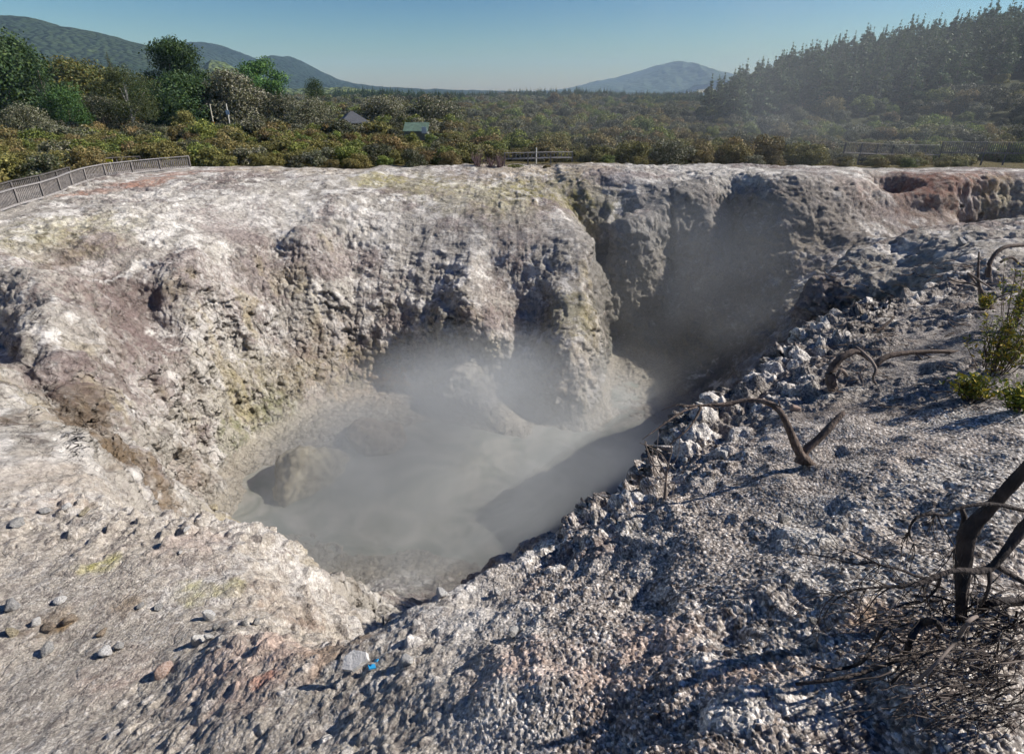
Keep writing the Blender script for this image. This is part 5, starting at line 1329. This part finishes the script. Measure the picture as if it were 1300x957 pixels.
# ---------------------------------------------------------------- steam and air
def steam(name, box, dens, label, centre, rad, hfall, nsc, thr, seed):
    bm = bmesh.new(); bmesh.ops.create_cube(bm, size=1)
    (x0_, y0_, z0_), (x1_, y1_, z1_) = box
    for v in bm.verts: v.co = (x0_ if v.co.x < 0 else x1_, y0_ if v.co.y < 0 else y1_, z0_ if v.co.z < 0 else z1_)
    me = bpy.data.meshes.new(name); bm.to_mesh(me); bm.free()
    m = bpy.data.materials.new(name); m.use_nodes = True; N, L = m.node_tree.nodes, m.node_tree.links
    N.remove(N['Principled BSDF']); pv = N.new('ShaderNodeVolumePrincipled'); L.new(pv.outputs[0], N['Material Output'].inputs['Volume'])
    pv.inputs['Color'].default_value = (.90,.96,1,1); pv.inputs['Anisotropy'].default_value = 0
    tc = N.new('ShaderNodeTexCoord'); n = N.new('ShaderNodeTexNoise'); n.inputs['Scale'].default_value = nsc; n.inputs['Detail'].default_value = 3; n.inputs['Distortion'].default_value = .4
    L.new(tc.outputs['Object'], n.inputs['Vector'])
    r1 = N.new('ShaderNodeMapRange'); r1.inputs['From Min'].default_value = thr; r1.inputs['From Max'].default_value = thr+.28; L.new(n.outputs['Fac'], r1.inputs['Value'])
    r1.inputs['To Min'].default_value = .12
    s = N.new('ShaderNodeVectorMath'); s.operation = 'SUBTRACT'; s.inputs[1].default_value = centre; L.new(tc.outputs['Object'], s.inputs[0])
    dv = N.new('ShaderNodeVectorMath'); dv.operation = 'DIVIDE'; dv.inputs[1].default_value = rad; L.new(s.outputs[0], dv.inputs[0])
    ln = N.new('ShaderNodeVectorMath'); ln.operation = 'LENGTH'; L.new(dv.outputs[0], ln.inputs[0])
    r2 = N.new('ShaderNodeMapRange'); r2.interpolation_type = 'SMOOTHSTEP'; r2.inputs['From Min'].default_value = .25; r2.inputs['From Max'].default_value = 1.0; r2.inputs['To Min'].default_value = 1; r2.inputs['To Max'].default_value = 0; L.new(ln.outputs['Value'], r2.inputs['Value'])
    mu = N.new('ShaderNodeMath'); mu.operation = 'MULTIPLY'; L.new(r1.outputs[0], mu.inputs[0]); L.new(r2.outputs[0], mu.inputs[1])
    m2 = N.new('ShaderNodeMath'); m2.operation = 'MULTIPLY'; m2.inputs[1].default_value = dens; L.new(mu.outputs[0], m2.inputs[0]); L.new(m2.outputs[0], pv.inputs['Density'])
    o = link(name, me, m); tag(o, label, 'steam', None, 'stuff'); o.display_type = 'WIRE'
    return o
steam('steam', ((-14,6,WATER+.05),(15,37,-5.0)), .42, 'pale steam hanging low over the grey mud pool', (-0.8,19.0,WATER), (12.2,14.0,6.6), 3, .16, .36, 1)
steam('steam', ((1,22,-14.9),(24,44,-5.02)), .024, 'thin bluish vapour filling the shadowed alcove at the right of the pool', (11,31,-11), (10,11,9), 3, .22, .30, 3)
steam('steam_plume', ((-6,20,-4.95),(75,120,26)), .0070, 'thin veil of steam drifting up from the crater in front of the pines', (26,62,2), (44,50,22), 3, .05, .42, 2)
bm = bmesh.new(); bmesh.ops.create_cube(bm, size=1)
for v in bm.verts: v.co = (v.co.x*14400, v.co.y*14400, (-30 if v.co.z < 0 else 318))
me = bpy.data.meshes.new('haze'); bm.to_mesh(me); bm.free()
m = bpy.data.materials.new('haze'); m.use_nodes = True; N, L = m.node_tree.nodes, m.node_tree.links; N.remove(N['Principled BSDF'])
pv = N.new('ShaderNodeVolumePrincipled'); L.new(pv.outputs[0], N['Material Output'].inputs['Volume']); pv.inputs['Density'].default_value = 1.2e-4; pv.inputs['Color'].default_value = (.50,.74,1.0,1)
o = link('haze', me, m); o['kind'] = 'stuff'; o.display_type = 'WIRE'


# ---------------------------------------------------------------- camera, light, sky
cam = bpy.data.cameras.new('camera'); co = bpy.data.objects.new('camera', cam); COL.objects.link(co)
cam.sensor_width = 36; cam.sensor_fit = 'HORIZONTAL'; cam.lens = F/1300*36
cam.shift_y = (434 - 478.5)/1300
cam.clip_start = .05; cam.clip_end = 30000
co.location = (0, 0, 0); co.rotation_euler = (PI/2 - PITCH, 0, 0)
SC.camera = co
SUN_AZ, SUN_EL = math.radians(84), math.radians(37.5)
sd = Vector((math.sin(SUN_AZ)*math.cos(SUN_EL), math.cos(SUN_AZ)*math.cos(SUN_EL), math.sin(SUN_EL)))
sl = bpy.data.lights.new('sun', 'SUN'); sl.energy = 5.0; sl.angle = math.radians(.55); sl.color = (1, .935, .85)
so = bpy.data.objects.new('sun', sl); COL.objects.link(so); so.rotation_euler = sd.to_track_quat('Z', 'Y').to_euler(); so.location = (30, 10, 40)
w = bpy.data.worlds.new('World'); SC.world = w; w.use_nodes = True
N, L = w.node_tree.nodes, w.node_tree.links
sky = N.new('ShaderNodeTexSky'); sky.sky_type = 'NISHITA'; sky.sun_disc = False
sky.sun_elevation = SUN_EL; sky.sun_rotation = SUN_AZ; sky.air_density = 1.25; sky.dust_density = .25; sky.ozone_density = 4.0; sky.altitude = 300
hs = N.new('ShaderNodeHueSaturation'); hs.inputs['Saturation'].default_value = 1.16; L.new(sky.outputs[0], hs.inputs['Color'])
v1 = N.new('ShaderNodeVectorMath'); v1.operation = 'SCALE'; v1.inputs['Scale'].default_value = .10; L.new(hs.outputs[0], v1.inputs[0])
gm = N.new('ShaderNodeGamma'); gm.inputs['Gamma'].default_value = 1.8; L.new(v1.outputs[0], gm.inputs['Color'])
v2 = N.new('ShaderNodeVectorMath'); v2.operation = 'SCALE'; v2.inputs['Scale'].default_value = 8.2; L.new(gm.outputs[0], v2.inputs[0])
L.new(v2.outputs[0], N['Background'].inputs['Color']); N['Background'].inputs['Strength'].default_value = .10
SC.view_settings.view_transform = 'Standard'; SC.view_settings.look = 'None'; SC.view_settings.gamma = 1; SC.view_settings.exposure = .58
SC.cycles.use_denoising = True
SC.cycles.max_bounces = 6; SC.cycles.diffuse_bounces = 3; SC.cycles.glossy_bounces = 2; SC.cycles.transparent_max_bounces = 12; SC.cycles.volume_bounces = 0
SC.cycles.volume_step_rate = 2.0; SC.cycles.volume_max_steps = 96
SC.cycles.use_adaptive_sampling = True; SC.cycles.adaptive_threshold = .035; SC.cycles.adaptive_min_samples = 24
